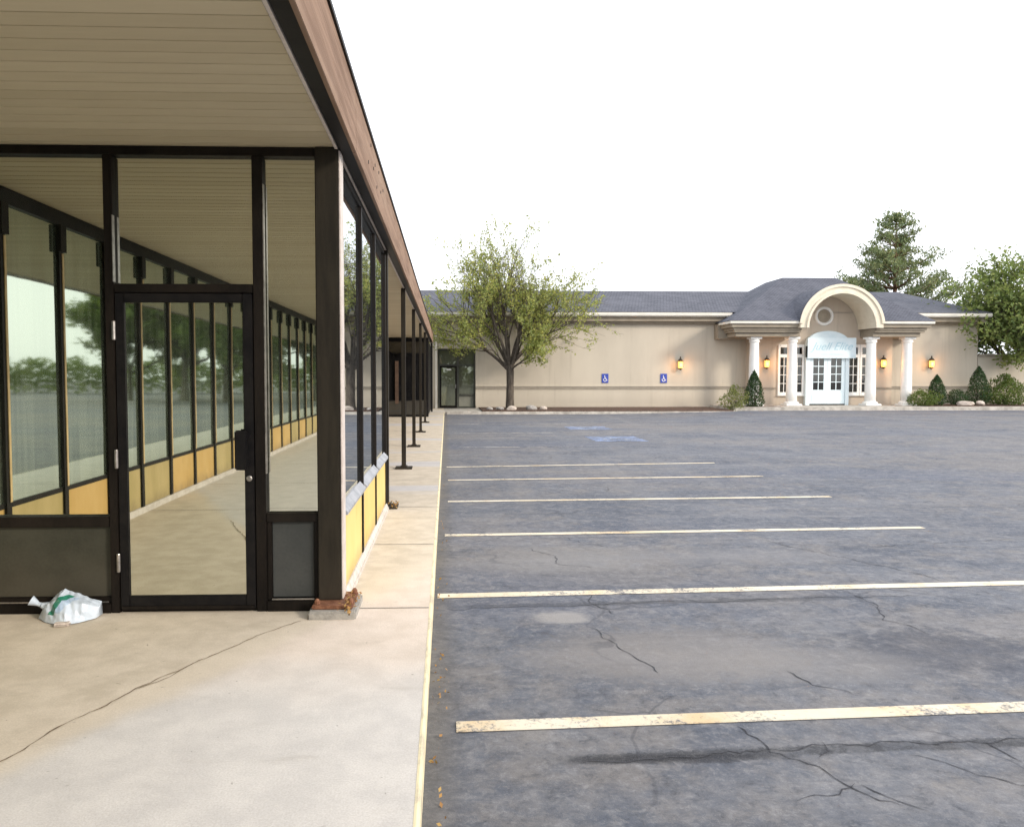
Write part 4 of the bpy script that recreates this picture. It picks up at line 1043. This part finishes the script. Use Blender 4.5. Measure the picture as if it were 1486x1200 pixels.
# dry leaves and grit
def leaves_stuff(name, gen, n, size, seed, label):
    r = random.Random(seed); pts = []
    for _ in range(n): pts.append((gen(r), size))
    o = leafmesh(name, pts, M['leaf_dry'], None, seed, 0, .6)
    return tag(o, label, 'leaves', None, 'stuff')
leaves_stuff('leaf_litter', lambda r: (KX+.02+abs(r.gauss(0,.045)), r.choice([r.uniform(2,6.5), r.gauss(4.3,.25), r.uniform(2,14)]), -.112+abs(r.gauss(0,.006))), 70, .02, 5, 'dry brown leaves gathered along the foot of the yellow kerb')
leaves_stuff('leaf_litter', lambda r: (-.62+r.gauss(0,.03), 5.05+r.gauss(0,.10), .055+abs(r.gauss(.02,.02))), 60, .026, 6, 'rust coloured leaves piled on the corner post foot')
leaves_stuff('leaf_litter', lambda r: (-.61+r.gauss(0,.03), 9.14+r.gauss(0,.08), .03+abs(r.gauss(.02,.02))), 40, .03, 7, 'brown leaves caught at the second post foot')

# ================================================================== CAMERA, LIGHT, WORLD
cam = bpy.data.cameras.new('camera'); co = bpy.data.objects.new('camera', cam); C.objects.link(co); S.camera = co
co.location = (0,0,1.53); co.rotation_euler = (R(90-2.688), 0, R(-2.089))
cam.sensor_width = 36; cam.lens = 27.86; cam.shift_x = .0357; cam.clip_end = 2000; cam.clip_start = .05
EL, AZ = 24, 128      # sun from behind the camera, to the right (azimuth clockwise from +Y)
su = bpy.data.lights.new('sun','SUN'); su.energy = 2.9; su.angle = R(10); su.color = (1,.875,.73)
so = bpy.data.objects.new('sun', su); C.objects.link(so)
d = Vector((math.sin(R(AZ))*math.cos(R(EL)), math.cos(R(AZ))*math.cos(R(EL)), math.sin(R(EL))))
so.rotation_euler = d.to_track_quat('Z','Y').to_euler(); so.location = (10,-10,20)
w = bpy.data.worlds.new('World'); S.world = w; w.use_nodes = True; t = w.node_tree; t.nodes.clear()
sky = t.nodes.new('ShaderNodeTexSky'); sky.sky_type = 'NISHITA'; sky.sun_disc = False; sky.sun_elevation = R(EL); sky.sun_rotation = R(AZ)
sky.air_density = 1.0; sky.dust_density = 3.0
hs = t.nodes.new('ShaderNodeHueSaturation'); hs.inputs['Saturation'].default_value = .35
mx = t.nodes.new('ShaderNodeMix'); mx.data_type = 'RGBA'; mx.inputs[0].default_value = .82; mx.inputs[7].default_value = (12.8,13.1,13.7,1)
bg = t.nodes.new('ShaderNodeBackground'); bg.inputs[1].default_value = .15; ou = t.nodes.new('ShaderNodeOutputWorld')
t.links.new(sky.outputs[0], hs.inputs['Color']); t.links.new(hs.outputs[0], mx.inputs[6]); t.links.new(mx.outputs[2], bg.inputs[0]); t.links.new(bg.outputs[0], ou.inputs[0])
S.view_settings.view_transform = 'Standard'; S.view_settings.look = 'None'; S.view_settings.exposure = 0; S.view_settings.gamma = 1
S.cycles.max_bounces = 8; S.cycles.glossy_bounces = 6; S.cycles.diffuse_bounces = 4
S.cycles.use_denoising = True; S.cycles.denoising_prefilter = 'NONE'
